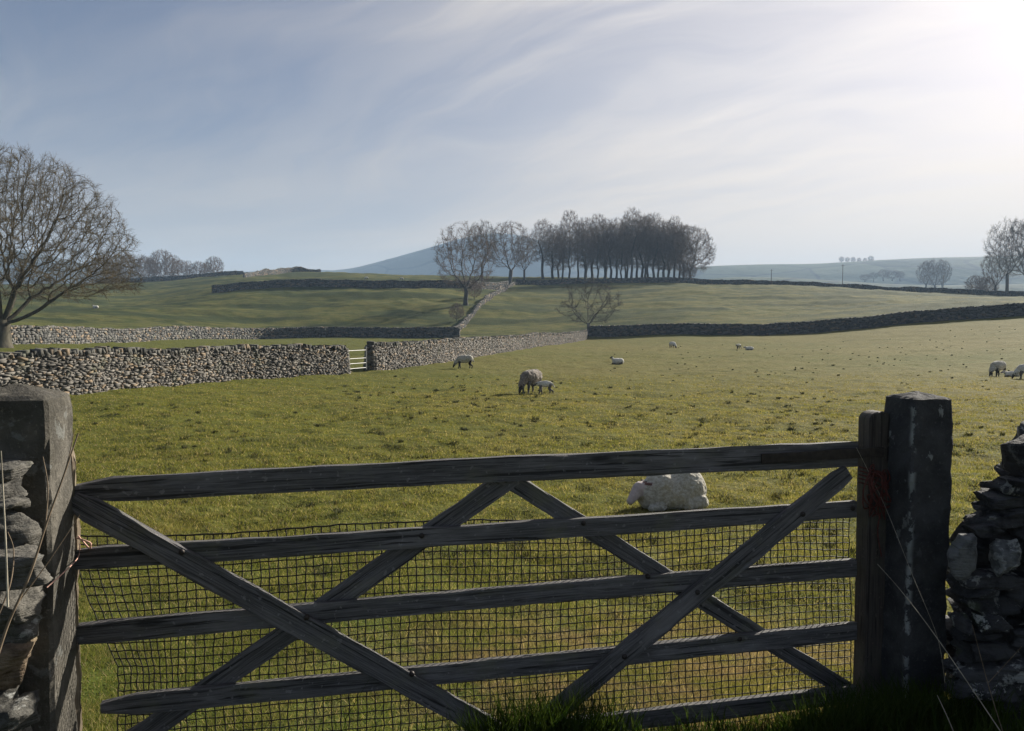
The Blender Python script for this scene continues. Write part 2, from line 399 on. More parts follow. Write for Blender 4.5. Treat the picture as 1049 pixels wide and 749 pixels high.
def build_ground():
    n_fine = 520
    ang = list(np.linspace(-0.72, 0.72, n_fine)) + list(np.linspace(0.72, 2 * math.pi - 0.72, 150))[1:-1]
    ang = np.array(ang); rr = np.concatenate([[0.3], np.exp(np.linspace(math.log(0.6), math.log(2600), 860))])
    A, Rr = np.meshgrid(ang, rr, indexing='ij')
    X = np.sin(A) * Rr; Y = np.cos(A) * Rr; Z = ground_np(X, Y)
    na, nr = A.shape
    V = np.stack([X, Y, Z], -1).reshape(-1, 3)
    i = np.arange(na); j = np.arange(nr - 1)
    I, J = np.meshgrid(i, j, indexing='ij'); I2 = (I + 1) % na
    Fq = np.stack([I * nr + J, I2 * nr + J, I2 * nr + J + 1, I * nr + J + 1], -1).reshape(-1, 4)[:, ::-1]
    c = len(V); V = np.vstack([V, [[0, 0, -1.72]]])
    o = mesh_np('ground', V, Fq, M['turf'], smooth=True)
    bm = bmesh.new(); bm.from_mesh(o.data); bm.verts.ensure_lookup_table()
    for k in range(na):
        bm.faces.new((bm.verts[c], bm.verts[((k + 1) % na) * nr], bm.verts[k * nr]))
    bmesh.ops.recalc_face_normals(bm, faces=bm.faces); bm.to_mesh(o.data); bm.free()
    if o.data.polygons[0].normal.z < 0: o.data.flip_normals()
    tag(o, kind='structure')
build_ground()

# distant hills -------------------------------------------------------
def make_moor(name, a, b, c_):
    m, g = new_mat(name)
    pos = g.n('ShaderNodeNewGeometry').outputs['Position']
    n = g.noise(g.mapping(pos, scale=(0.004, 0.009, 0.02)), 1.0, 6, 0.6, 0.4)
    n2 = g.noise(g.mapping(pos, scale=(0.02, 0.02, 0.02)), 1.0, 5, 0.65)
    c = g.mix(g.ramp(n, 0.4, 0.6), a, b); c = g.mix(g.math('MULTIPLY', g.ramp(n2, 0.5, 0.7), 0.5), c, c_)
    wp = g.n('ShaderNodeVectorMath', operation='ADD'); g.link(g.mapping(pos, scale=(1, 1.4, 0)), wp.inputs[0])
    wn = g.n('ShaderNodeTexNoise'); g.link(pos, wn.inputs['Vector']); wn.inputs['Scale'].default_value = .006
    sc_ = g.n('ShaderNodeVectorMath', operation='SCALE'); g.link(wn.outputs['Color'], sc_.inputs[0]); sc_.inputs['Scale'].default_value = 70; g.link(sc_.outputs[0], wp.inputs[1])
    ve = g.n('ShaderNodeTexVoronoi', feature='DISTANCE_TO_EDGE'); g.link(wp.outputs[0], ve.inputs['Vector']); ve.inputs['Scale'].default_value = .0075
    vc = g.n('ShaderNodeTexVoronoi', feature='F1'); g.link(wp.outputs[0], vc.inputs['Vector']); vc.inputs['Scale'].default_value = .0075
    sv = g.n('ShaderNodeSeparateColor'); g.link(vc.outputs['Color'], sv.inputs[0])
    c = g.mix(g.math('MULTIPLY', sv.outputs[0], 0.6), c, tuple(x * 1.9 for x in b))
    c = g.mix(g.math('MULTIPLY', g.math('SUBTRACT', 1.0, g.ramp(ve.outputs['Distance'], 0.012, 0.03)), 0.8), c, (0.008, 0.009, 0.008))
    finish(g, bsdf(g, c, 0.95, bump(g, n2, 0.6, 5.0), 0.05)); return m
M['moor'] = make_moor('moor', (0.03, 0.035, 0.03), (0.05, 0.05, 0.04), (0.02, 0.025, 0.022))
M['valley'] = make_moor('valley', (0.03, 0.042, 0.022), (0.05, 0.06, 0.03), (0.02, 0.026, 0.018))
def hill(name, dist, ridge, depth, mat, base=-30, seed=0):
    """ridge: [(px, py)] profile; a real ridge with a front slope of the given depth and a back slope"""
    xs = np.array([p[0] for p in ridge], float); ys = np.array([p[1] for p in ridge], float)
    n = 160; u = np.linspace(xs[0], xs[-1], n); py = np.interp(u, xs, ys)
    k = np.ones(7) / 7; py = np.convolve(np.pad(py, 3, mode='edge'), k, 'valid')
    rows = 24; V = []
    for t in np.linspace(-1, 1, rows * 2 + 1):
        for a, b in zip(u, py):
            top = at(a, b, dist)
            e = 1 - abs(t); s = (e * e * (3 - 2 * e)) ** 0.8
            x = top.x * (1 + t * depth / dist * 0.3); y = dist + t * depth
            z = base + (top.z - base) * s
            if e < 0.999:
                w = (1 - e) * e * 4
                z += w * (top.z - base) * 0.10 * noise.noise(Vector((x * 0.004 + seed, y * 0.004, seed)))
            V.append((x, y, z))
    r2 = rows * 2 + 1
    I, J = np.meshgrid(np.arange(r2 - 1), np.arange(n - 1), indexing='ij')
    Fq = np.stack([I * n + J, I * n + J + 1, (I + 1) * n + J + 1, (I + 1) * n + J], -1).reshape(-1, 4)
    o = mesh_np(name, V, Fq, mat, smooth=True)
    tag(o, kind='structure'); return o
hill('hill', 1750, [(330, 279), (365, 275), (400, 266), (440, 256), (475, 246), (505, 240), (530, 241), (560, 248), (600, 258), (650, 268), (700, 274), (760, 279)], 450, M['moor'], seed=1)
hill('hill', 1300, [(640, 286), (690, 276), (725, 273), (780, 271), (830, 271), (870, 269), (920, 267), (960, 265), (1010, 263), (1060, 262), (1200, 258), (1400, 268), (1600, 285)], 420, M['valley'], seed=2)
hill('hill', 850, [(660, 296), (740, 284), (800, 284), (860, 288), (900, 291), (960, 293), (1050, 292), (1250, 288), (1500, 296)], 200, M['valley'], seed=5)
hill('hill', 1300, [(-500, 262), (-300, 255), (-100, 252), (0, 256), (25, 257), (60, 264), (100, 274), (150, 282), (200, 286), (330, 287)], 400, M['moor'], seed=3)
hill('hill', 2000, [(150, 284), (250, 278.5), (290, 276), (320, 276.5), (420, 279), (520, 284)], 300, M['moor'], seed=4)

# haze: one closed box of even air ------------------------------------
def build_haze():
    bm = bmesh.new(); bmesh.ops.create_cube(bm, size=1)
    bmesh.ops.scale(bm, vec=(5400, 5400, 262), verts=bm.verts); bmesh.ops.translate(bm, vec=(0, 0, 262 / 2 - 42), verts=bm.verts)
    me = bpy.data.meshes.new('haze'); bm.to_mesh(me); bm.free()
    m = bpy.data.materials.new('haze'); m.use_nodes = True; m.node_tree.nodes.clear(); g = NT(m.node_tree)
    v = g.n('ShaderNodeVolumePrincipled'); v.inputs['Color'].default_value = (0.50, 0.72, 1.0, 1)
    v.inputs['Density'].default_value = HAZE_DENSITY; v.inputs['Anisotropy'].default_value = 0.0
    o = g.n('ShaderNodeOutputMaterial'); g.link(v.outputs[0], o.inputs['Volume'])
    me.materials.append(m); ob = bpy.data.objects.new('haze', me); COL.objects.link(ob); tag(ob, kind='stuff')
    m.cycles.homogeneous_volume = True if hasattr(m.cycles, 'homogeneous_volume') else None
build_haze()

# ------------------------------------------------------------------ dry stone walls
BOX = np.array([(-1, -1, -1), (1, -1, -1), (1, 1, -1), (-1, 1, -1), (-1, -1, 1), (1, -1, 1), (1, 1, 1), (-1, 1, 1)], float)
BOXF = np.array([(0, 3, 2, 1), (4, 5, 6, 7), (0, 1, 5, 4), (1, 2, 6, 5), (2, 3, 7, 6), (3, 0, 4, 7)])
def drystone(name, label, path, H=1.35, wb=0.62, wt_=0.40, L=0.2, ch=0.1, seed=0, mat=None, cope_h=0.2, end_dark=False, hvar=0.06, cope_t=0.09):
    rg = random.Random(seed); nr = np.random.default_rng(seed)
    P = [Vector((p[0], p[1])) for p in path]
    # dense polyline (Catmull-Rom) so the wall curves gently
    pts = []
    for i in range(len(P) - 1):
        p0 = P[max(i - 1, 0)]; p1 = P[i]; p2 = P[i + 1]; p3 = P[min(i + 2, len(P) - 1)]
        n = max(2, int((p2 - p1).length / 0.8))
        for k in range(n):
            t = k / n
            pts.append(0.5 * ((2 * p1) + (p2 - p0) * t + (2 * p0 - 5 * p1 + 4 * p2 - p3) * t * t + (3 * p1 - p0 - 3 * p2 + p3) * t ** 3))
    pts.append(P[-1])
    pa = np.array([(p.x, p.y) for p in pts]); seg = np.hypot(*np.diff(pa, axis=0).T); S = np.concatenate([[0], np.cumsum(seg)])
    total = S[-1]
    tx = np.gradient(pa[:, 0], S); ty = np.gradient(pa[:, 1], S); ln = np.hypot(tx, ty); tx /= ln; ty /= ln
    zg = ground_np(pa[:, 0], pa[:, 1])
    hn = np.array([noise.noise(Vector((s * 0.12, seed * 3.1, 0))) for s in S]) * hvar * 2
    recs = []
    for side in (-1, 1):
        z = -0.12; 
        while z < H - 0.02:
            c = ch * rg.uniform(0.75, 1.3)
            s = -rg.random() * L
            while s < total:
                l = L * rg.choice((0.45, 0.7, 0.9, 1.1, 1.5, 2.0)) * rg.uniform(0.85, 1.15)
                hw = wb / 2 + (wt_ - wb) / 2 * max(z, 0) / H
                recs.append((s + l / 2, side * (hw - 0.09 + rg.gauss(0, 0.012)), z + c / 2 + rg.gauss(0, ch * 0.12), l / 2 * 0.94, 0.10, c / 2 * rg.uniform(0.8, 1.05), rg.gauss(0, 0.13)))
                s += l
            z += c
    def place(recs, jit):
        Rr = np.array(recs); n = len(Rr)
        B = BOX[None] * np.stack([Rr[:, 3], Rr[:, 4], Rr[:, 5]], -1)[:, None, :]
        B = B * (1 + nr.normal(0, jit, B.shape)) 
        # taper the outer corners so that every stone has its own outline
        ca, sa = np.cos(Rr[:, 6]), np.sin(Rr[:, 6])
        x = B[..., 0] * ca[:, None] - B[..., 2] * sa[:, None]; z = B[..., 0] * sa[:, None] + B[..., 2] * ca[:, None]
        s = np.clip(Rr[:, 0:1] + x, -0.02, total + 0.02); o = Rr[:, 1:2] + B[..., 1]; h = Rr[:, 2:3] + z
        X = np.interp(s, S, pa[:, 0]); Y = np.interp(s, S, pa[:, 1]); TX = np.interp(s, S, tx); TY = np.interp(s, S, ty)
        ZG = np.interp(s, S, zg); HN = np.interp(s, S, hn)
        V = np.stack([X + TY * o, Y - TX * o, ZG + h * (1 + HN / H)], -1).reshape(-1, 3)
        Fq = (BOXF[None] + (np.arange(n) * 8)[:, None, None]).reshape(-1, 4)
        return V, Fq
    root = empty(name, (0, 0, 0)); tag(root, label, 'stone wall')
    V, Fq = place(recs, 0.16)
    # the dark hearting inside
    m = len(S); hw0, hw1 = wb / 2 - 0.12, wt_ / 2 - 0.09
    cv = []
    for o_, h_ in ((-hw0, -0.2), (-hw1, H - 0.03), (hw1, H - 0.03), (hw0, -0.2)):
        cv.append(np.stack([pa[:, 0] + ty * o_, pa[:, 1] - tx * o_, zg + h_ * (1 + hn / H)], -1))
    CV = np.concatenate(cv); cf = []
    for a in range(4):
        b = (a + 1) % 4
        for k in range(m - 1): cf.append((a * m + k, a * m + k + 1, b * m + k + 1, b * m + k))
    cf.append((0, m, 2 * m, 3 * m)); cf.append((m - 1, 4 * m - 1, 3 * m - 1, 2 * m - 1))
    cf = np.array(cf)
    nV = len(V); mi = np.concatenate([np.zeros(len(Fq)), np.ones(len(cf))])
    ml = mat or M['drystone']
    # end faces get their own stones
    ev = []
    for (k0, sg) in ((0, -1), (m - 1, 1)):
        z = -0.1
        while z < H - 0.05:
            c = ch * rg.uniform(0.8, 1.4); hw = wb / 2 + (wt_ - wb) / 2 * max(z, 0) / H
            o_ = -hw + 0.02
            while o_ < hw - 0.05:
                w = rg.uniform(0.14, 0.34); w = min(w, hw - o_)
                b = BOX * np.array([0.10, w / 2 * 0.94, c / 2 * 0.95]) * (1 + nr.normal(0, 0.12, (8, 3)))
                s_ = sg * 0.06 + b[:, 0] + rg.gauss(0, 0.015); oo = o_ + w / 2 + b[:, 1]; hh = z + c / 2 + b[:, 2]
                ev.append(np.stack([pa[k0, 0] + tx[k0] * s_ + ty[k0] * oo, pa[k0, 1] + ty[k0] * s_ - tx[k0] * oo, zg[k0] + hh * (1 + hn[k0] / H)], -1))
                o_ += w
            z += c
    EV = np.concatenate(ev); EF = (BOXF[None] + (np.arange(len(ev)) * 8)[:, None, None]).reshape(-1, 4)
    VV = np.vstack([V, CV, EV]); FF = np.vstack([Fq, cf + nV, EF + nV + len(CV)])
    mi = np.concatenate([mi, np.zeros(len(EF))])
    mesh_np('wall_body', VV, FF, parent=root, mats=[ml, M['core']], midx=mi)
    # cope stones set on edge
    recs = []; s = 0.0
    while s < total:
        l = cope_t * rg.uniform(0.6, 1.7); hh = cope_h * rg.uniform(0.65, 1.2)
        recs.append((s + l / 2, rg.gauss(0, 0.015), H + hh / 2 - 0.02, l / 2 * 0.95, wt_ / 2 * rg.uniform(0.85, 1.1), hh / 2, rg.gauss(0.12, 0.14)))
        s += l
    V, Fq = place(recs, 0.14)
    mesh_np('coping', V, Fq, M['cope'], parent=root)
    return root
def path(*pd): return [((px - CX) / F * d, d) for px, d in pd]
drystone('dry_stone_wall', 'sunlit pale dry stone wall nearest across the field, left of the small metal gate',
         path((-420, 13), (-200, 15.5), (0, 20), (60, 21.5), (150, 25), (250, 29.6), (351, 34.6)), L=0.135, ch=0.056, seed=1, H=1.08, cope_h=.17)
drystone('dry_stone_wall', 'sunlit dry stone wall running away from the small metal gate to the lone thorn tree',
         path((379, 37.5), (400, 39.5), (450, 46), (500, 61), (550, 83), (600, 114)), L=0.15, ch=0.064, seed=2, H=1.18, cope_h=.18)
drystone('dry_stone_wall', 'second pale stone wall at the foot of the left hill, turning dark on its right half',
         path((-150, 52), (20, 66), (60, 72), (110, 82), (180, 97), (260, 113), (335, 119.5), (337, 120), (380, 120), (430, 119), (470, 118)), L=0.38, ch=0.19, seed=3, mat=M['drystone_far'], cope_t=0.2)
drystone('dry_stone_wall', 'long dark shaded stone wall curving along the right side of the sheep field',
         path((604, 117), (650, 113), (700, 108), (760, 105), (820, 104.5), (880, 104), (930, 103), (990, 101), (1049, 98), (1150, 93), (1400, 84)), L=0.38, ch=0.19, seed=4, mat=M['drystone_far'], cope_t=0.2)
drystone('dry_stone_wall', 'rough stone wall climbing the slope between the two upper fields beside bare trees',
         path((462, 120), (472, 132), (486, 150), (503, 175), (520, 205), (529, 218)), L=0.5, ch=0.25, seed=5, mat=M['dull'], cope_t=0.3, H=0.8, hvar=0.3)
drystone('dry_stone_wall', 'dark stone wall across the top of the left hill field',
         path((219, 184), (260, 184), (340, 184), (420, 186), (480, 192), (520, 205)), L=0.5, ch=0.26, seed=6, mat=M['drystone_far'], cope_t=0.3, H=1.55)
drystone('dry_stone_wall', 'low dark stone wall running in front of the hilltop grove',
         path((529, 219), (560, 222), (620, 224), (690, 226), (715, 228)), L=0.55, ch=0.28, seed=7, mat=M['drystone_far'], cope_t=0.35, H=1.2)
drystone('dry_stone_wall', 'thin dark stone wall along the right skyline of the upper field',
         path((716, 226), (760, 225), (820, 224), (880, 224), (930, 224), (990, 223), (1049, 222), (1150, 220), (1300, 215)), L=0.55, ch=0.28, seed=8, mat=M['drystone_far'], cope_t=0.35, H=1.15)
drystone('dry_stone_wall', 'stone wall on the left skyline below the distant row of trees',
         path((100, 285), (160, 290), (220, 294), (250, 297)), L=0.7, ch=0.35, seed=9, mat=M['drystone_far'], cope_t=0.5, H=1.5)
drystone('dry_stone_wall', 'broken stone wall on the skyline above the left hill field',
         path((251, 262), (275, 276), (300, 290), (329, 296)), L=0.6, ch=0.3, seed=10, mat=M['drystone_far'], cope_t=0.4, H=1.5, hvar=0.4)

# ------------------------------------------------------------------ tubes
def tube(pts, rad, sides=6, close=True):
    """points Nx3, radii N -> verts, quads"""
    P = np.asarray(pts, float); n = len(P); rad = np.broadcast_to(np.asarray(rad, float), (n,))
    T = np.gradient(P, axis=0); T /= np.linalg.norm(T, axis=1)[:, None] + 1e-9
    up = np.array([0, 0, 1.0]) if abs(T[:, 2]).mean() < 0.8 else np.array([1.0, 0, 0])
    A = np.cross(T, up); A /= np.linalg.norm(A, axis=1)[:, None] + 1e-9; B = np.cross(T, A)
    ang = np.arange(sides) * 2 * math.pi / sides
    V = P[:, None] + rad[:, None, None] * (np.cos(ang)[None, :, None] * A[:, None] + np.sin(ang)[None, :, None] * B[:, None])
    V = V.reshape(-1, 3); I, J = np.meshgrid(np.arange(n - 1), np.arange(sides), indexing='ij'); J2 = (J + 1) % sides
    Fq = np.stack([I * sides + J, I * sides + J2, (I + 1) * sides + J2, (I + 1) * sides + J], -1).reshape(-1, 4)
    return V, Fq
class Acc:
    def __init__(s): s.v = []; s.f = []; s.n = 0
    def add(s, V, Fq):
        s.v.append(np.asarray(V)); s.f.append(np.asarray(Fq) + s.n); s.n += len(V)
    def build(s, name, mat, parent=None, smooth=True):
        return mesh_np(name, np.vstack(s.v), np.vstack(s.f), mat, parent, smooth)

# ------------------------------------------------------------------ trees (space colonisation)
def grow(attr, start, step, kill, reach, iters=140, wander=0.12, seed=0, trop=0.0, mom=0.45):
    nr = np.random.default_rng(seed)
    nodes = [np.array(p, float) for p in start[0]]; par = list(start[1])
    A = np.array(attr); alive = np.ones(len(A), bool)
    nd = np.full(len(A), 1e9); ni = np.zeros(len(A), int)
    newi = list(range(len(nodes)))
    kids = {}
    for it in range(iters):
        if newi:
            N = np.array([nodes[i] for i in newi]); idx = np.where(alive)[0]
            if len(idx) == 0: break
            for c in range(0, len(N), 400):
                D = np.linalg.norm(A[idx][:, None] - N[None, c:c + 400], axis=2)
                m = D.argmin(1); dm = D[np.arange(len(idx)), m]
                better = dm < nd[idx]; nd[idx[better]] = dm[better]; ni[idx[better]] = np.array(newi[c:c + 400])[m[better]]
            alive &= nd > kill
        act = np.where(alive & (nd < reach))[0]
        if len(act) == 0: break
        NA = np.array(nodes); dirs = A[act] - NA[ni[act]]; dirs /= np.linalg.norm(dirs, axis=1)[:, None]
        acc = {}
        for k, a in enumerate(ni[act]): acc.setdefault(int(a), []).append(dirs[k])
        newi = []
        for a, dl in acc.items():
            v = np.sum(dl, 0) 
            L = np.linalg.norm(v)
            if L < 1e-3: v = dl[0]; L = 1
            v = v / L + nr.normal(0, wander, 3); 
            if par[a] >= 0:
                pv = nodes[a] - nodes[par[a]]; v += mom * pv / (np.linalg.norm(pv) + 1e-9)
            v[2] += trop; v /= np.linalg.norm(v)
            p = nodes[a] + v * step
            ks = kids.get(a, [])
            if any(np.linalg.norm(p - nodes[k]) < step * 0.35 for k in ks) or len(ks) > 3: 
                continue
            nodes.append(p); par.append(a); kids.setdefault(a, []).append(len(nodes) - 1); newi.append(len(nodes) - 1)
        if not newi: break
    return np.array(nodes), np.array(par)
def env_points(n, fn, bounds, seed):
    nr = np.random.default_rng(seed); out = []
    lo, hi = np.array(bounds[0]), np.array(bounds[1])
    while len(out) < n:
        p = nr.uniform(lo, hi, (n * 2, 3)); out += [q for q in p if fn(q, nr)]
    return np.array(out[:n])
def make_tree_meshes(name, attr, start, step, kill, reach, r_tip, r_exp=2.3, limb_r=0.06, twig_len=0.6, twigs=4, twig_r=0.008, seed=0, wander=0.12, trop=0.0, bark=None, twigm=None, flare=1.5, max_r=None, sub=3, droop=0.0, mom=0.45):
    N, par = grow(attr, start, step, kill, reach, seed=seed, wander=wander, trop=trop, mom=mom)
    nr = np.random.default_rng(seed + 7)
    n = len(N); w = np.zeros(n); nk = np.zeros(n, int)
    for i in range(n - 1, 0, -1):
        if nk[i] == 0: w[i] = r_tip ** r_exp
        w[par[i]] += w[i]; nk[par[i]] += 1
    rad = np.maximum(w, r_tip ** r_exp) ** (1 / r_exp)
    if max_r: rad = rad * np.where(rad > limb_r, 1 + (max_r / rad[0] - 1) * np.clip((rad - limb_r) / (rad[0] - limb_r + 1e-9), 0, 1), 1)
    # smooth positions a little
    Ns = N.copy()
    for _ in range(2):
        acc = Ns.copy(); cnt = np.ones(n)
        np.add.at(acc, np.arange(1, n), Ns[par[1:]]); cnt[1:] += 1
        np.add.at(acc, par[1:], Ns[np.arange(1, n)]); np.add.at(cnt, par[1:], 1)
        nw = acc / cnt[:, None]; nw[nk == 0] = Ns[nk == 0]; nw[0] = Ns[0]; Ns = nw
    N = Ns
    trunkA, crownA = Acc(), Acc()
    # chains: follow the thickest child
    kids = [[] for _ in range(n)]
    for i in range(1, n): kids[par[i]].append(i)
    starts = [(0, -1)]
    while starts:
        i, p = starts.pop(); chain = [i]
        while kids[i]:
            ks = sorted(kids[i], key=lambda k: -rad[k]); 
            for k in ks[1:]: starts.append((k, i))
            i = ks[0]; chain.append(i)
        pts = [N[k] for k in chain]; rr = [rad[k] for k in chain]
        if p >= 0: pts = [N[p]] + pts; rr = [rr[0]] + rr
        elif flare:
            rr[0] *= flare; 
            if len(rr) > 1: rr[1] *= 1 + (flare - 1) * 0.25
        if len(pts) < 2: continue
        rr = np.array(rr); pts = np.array(pts)
        if p >= 0: rr[1:] = rr[1:]; 
        for k in range(1, len(rr)): rr[k] = min(rr[k], rr[k - 1])
        thick = rr > limb_r
        cut = int(thick.sum())
        if cut >= 2:
            V, Fq = tube(pts[:cut + 1] if cut < len(pts) else pts, rr[:cut + 1] if cut < len(pts) else rr, 8 if rr[0] > limb_r * 2 else 5); trunkA.add(V, Fq)
            if cut < len(pts) - 1:
                V, Fq = tube(pts[cut:], rr[cut:], 3); crownA.add(V, Fq)
        else:
            V, Fq = tube(pts, rr, 3); crownA.add(V, Fq)
    # fine twigs: thin tapering spikes fanning from the outer shoots
    cand = np.where(rad < r_tip * 2.6)[0]; cand = cand[cand > 0]
    base = np.repeat(cand, twigs)
    dirp = N[base] - N[par[base]]; dirp /= np.linalg.norm(dirp, axis=1)[:, None] + 1e-9
    dv = dirp * 0.9 + nr.normal(0, 0.5, dirp.shape); dv[:, 2] -= droop; dv /= np.linalg.norm(dv, axis=1)[:, None]
    L = twig_len * nr.uniform(0.4, 1.25, len(base))[:, None]
    b0 = N[base] - dirp * nr.uniform(0, step, len(base))[:, None]
    mid = b0 + dv * L * 0.55; dv2 = dv + nr.normal(0, 0.28, dv.shape); dv2 /= np.linalg.norm(dv2, axis=1)[:, None]; tip = mid + dv2 * L * 0.45
    def spikes(a, b, ra, rb):
        d = b - a; s1 = np.cross(d, nr.normal(0, 1, d.shape)); s1 /= np.linalg.norm(s1, axis=1)[:, None] + 1e-9
        s2 = np.cross(d, s1); s2 /= np.linalg.norm(s2, axis=1)[:, None] + 1e-9
        k = len(a); V = np.empty((k, 6, 3))
        for q, an in enumerate((0, 2.09, 4.19)):
            o = s1 * math.cos(an) + s2 * math.sin(an); V[:, q] = a + o * ra; V[:, 3 + q] = b + o * rb
        Fq = np.array([(0, 1, 4, 3), (1, 2, 5, 4), (2, 0, 3, 5)]); return V.reshape(-1, 3), (Fq[None] + (np.arange(k) * 6)[:, None, None]).reshape(-1, 4)
    crownA.add(*spikes(b0, mid, twig_r, twig_r * 0.7)); crownA.add(*spikes(mid, tip, twig_r * 0.7, twig_r * 0.35))
    if sub:
        bb = np.repeat(mid, sub, axis=0); dd = np.repeat(dv, sub, axis=0) + nr.normal(0, 0.6, (len(bb), 3)); dd /= np.linalg.norm(dd, axis=1)[:, None]
        crownA.add(*spikes(bb, bb + dd * twig_len * 0.4 * nr.uniform(0.4, 1.2, (len(bb), 1)), twig_r * 0.6, twig_r * 0.3))
    t = mesh_only(trunkA.build('trunk', bark)); c = mesh_only(crownA.build('crown', twigm))
    return t, c, n
M['bark_big'] = make_bark('bark_big', (0.045, 0.04, 0.03), (0.10, 0.09, 0.065))
M['twig_big'] = make_bark('twig_big', (0.075, 0.06, 0.035), (0.13, 0.105, 0.06), 0.6)
M['bark_beech'] = make_bark('bark_beech', (0.05, 0.045, 0.04), (0.09, 0.085, 0.075))
M['twig_beech'] = make_bark('twig_beech', (0.10, 0.072, 0.055), (0.17, 0.13, 0.10), 0.5)
M['bark_pale'] = make_bark('bark_pale', (0.10, 0.095, 0.08), (0.17, 0.16, 0.14))
def line(p, q, n):
    return [tuple(np.array(p) + (np.array(q) - np.array(p)) * k / n) for k in range(n + 1)]
def put_tree(meshes, name, label, x, y, h_scale, rz, group=None, dz=0.0, sxy=None):
    root = empty(name, (x, y, gz(x, y) - 0.1 + dz), rz, h_scale)
    if sxy: root.scale = (sxy, sxy, h_scale)
    tag(root, label, 'tree', group)
    inst('trunk', meshes[0], root); inst('crown', meshes[1], root)
    return root

# big spreading tree at the left edge: low fork, fan of long ascending limbs, domed crown
def dome(R_, zb, H, zlow):
    def fn(q, nr):
        r = math.hypot(q[0], q[1]) / R_; 
        if r > 1: return False
        top = zb + (H - zb) * math.sqrt(max(0, 1 - r ** 2.1)); bot = zlow + (zb - zlow) * (r ** 1.2) * 0.6 + max(0, 0.35 - r) * 6
        if not (bot < q[2] < top): return False
        # more shoots in the outer shell
        e = max(r, (q[2] - bot) / (top - bot + 1e-6)); return nr.random() < 0.25 + 0.75 * e ** 2
    return fn
def big_tree():
    pts = line((0, 0, 0), (0.1, 0, 1.7), 3); par = [-1, 0, 1, 2]
    fork = 3; rg = random.Random(4)
    for k in range(9):
        a = k / 9 * 2 * math.pi + rg.uniform(-.25, .25); el = rg.uniform(0.55, 1.15) if k % 3 else rg.uniform(0.3, 0.5)
        prev = fork; p = np.array(pts[3])
        for s in range(5):
            e = el + s * 0.05; v = np.array([math.cos(a) * math.cos(e), math.sin(a) * math.cos(e), math.sin(e)])
            p = p + v * 0.5; pts.append(tuple(p)); par.append(prev); prev = len(pts) - 1
    att = env_points(9000, dome(9.2, 5.2, 14.2, 2.8), ((-9.3, -9.3, 2.0), (9.3, 9.3, 14.3)), 11)
    return make_tree_meshes('big', att, (pts, par), 0.30, 0.42, 4.5, 0.0105, 2.25, 0.06, 0.60, 4, 0.0075, seed=3, wander=0.05, mom=0.9, trop=0.03, bark=M['bark_big'], twigm=M['twig_big'], flare=1.5, max_r=0.62, sub=2)
bt = big_tree()
b = on(0, 56)
put_tree(bt[:2], 'bare_tree', 'large spreading bare tree with a domed crown at the left edge of the photo', b.x, b.y, 1.0, 0.4)

def beech(seed, H=20, R_=4.2, bare=0.36):
    rg = random.Random(seed)
    lean = (rg.uniform(-.6, .6), rg.uniform(-.6, .6))
    hz = H * bare
    pts = [(lean[0] * .5 * t / 9 + .16 * math.sin(t * .9 + seed), lean[1] * .5 * t / 9 + .16 * math.cos(t * .8 + seed), hz * t / 9) for t in range(10)]
    pts[0] = (0, 0, 0); par = list(range(-1, 9)); fork = 9
    for k in range(3):
        a = k / 3 * 6.28 + rg.random(); prev = fork - rg.choice((0, 1, 3, 5)); p = np.array(pts[prev])
        for s in range(4):
            p = p + np.array([math.cos(a) * 0.28, math.sin(a) * 0.28, 0.85]); pts.append(tuple(p)); par.append(prev); prev = len(pts) - 1
    def fn(q, nr):
        t = (q[2] - hz * 0.62) / (H - hz * 0.62)
        if t < 0 or t > 1: return False
        rr = R_ * (math.sin(math.pi * min(1, t * 0.62 + 0.30)) ** 0.7) * (0.55 + 0.45 * min(1, t * 2.2))
        return math.hypot(q[0], q[1]) < rr
    att = env_points(1900, fn, ((-R_, -R_, hz * 0.62), (R_, R_, H)), seed + 1)
    return make_tree_meshes('beech', att, (pts, par), 0.50, 0.62, 5.0, 0.014, 2.2, 0.10, 0.95, 6, 0.0115, seed=seed, wander=0.08, trop=0.16, mom=0.8, bark=M['bark_beech'], twigm=M['twig_beech'], flare=1.35, max_r=0.33, sub=3)
beeches = [beech(s, 20, r_, b_)[:2] for s, r_, b_ in ((21, 4.0, 0.36), (22, 4.8, 0.28), (23, 3.8, 0.46), (24, 4.4, 0.32), (25, 3.4, 0.4))]
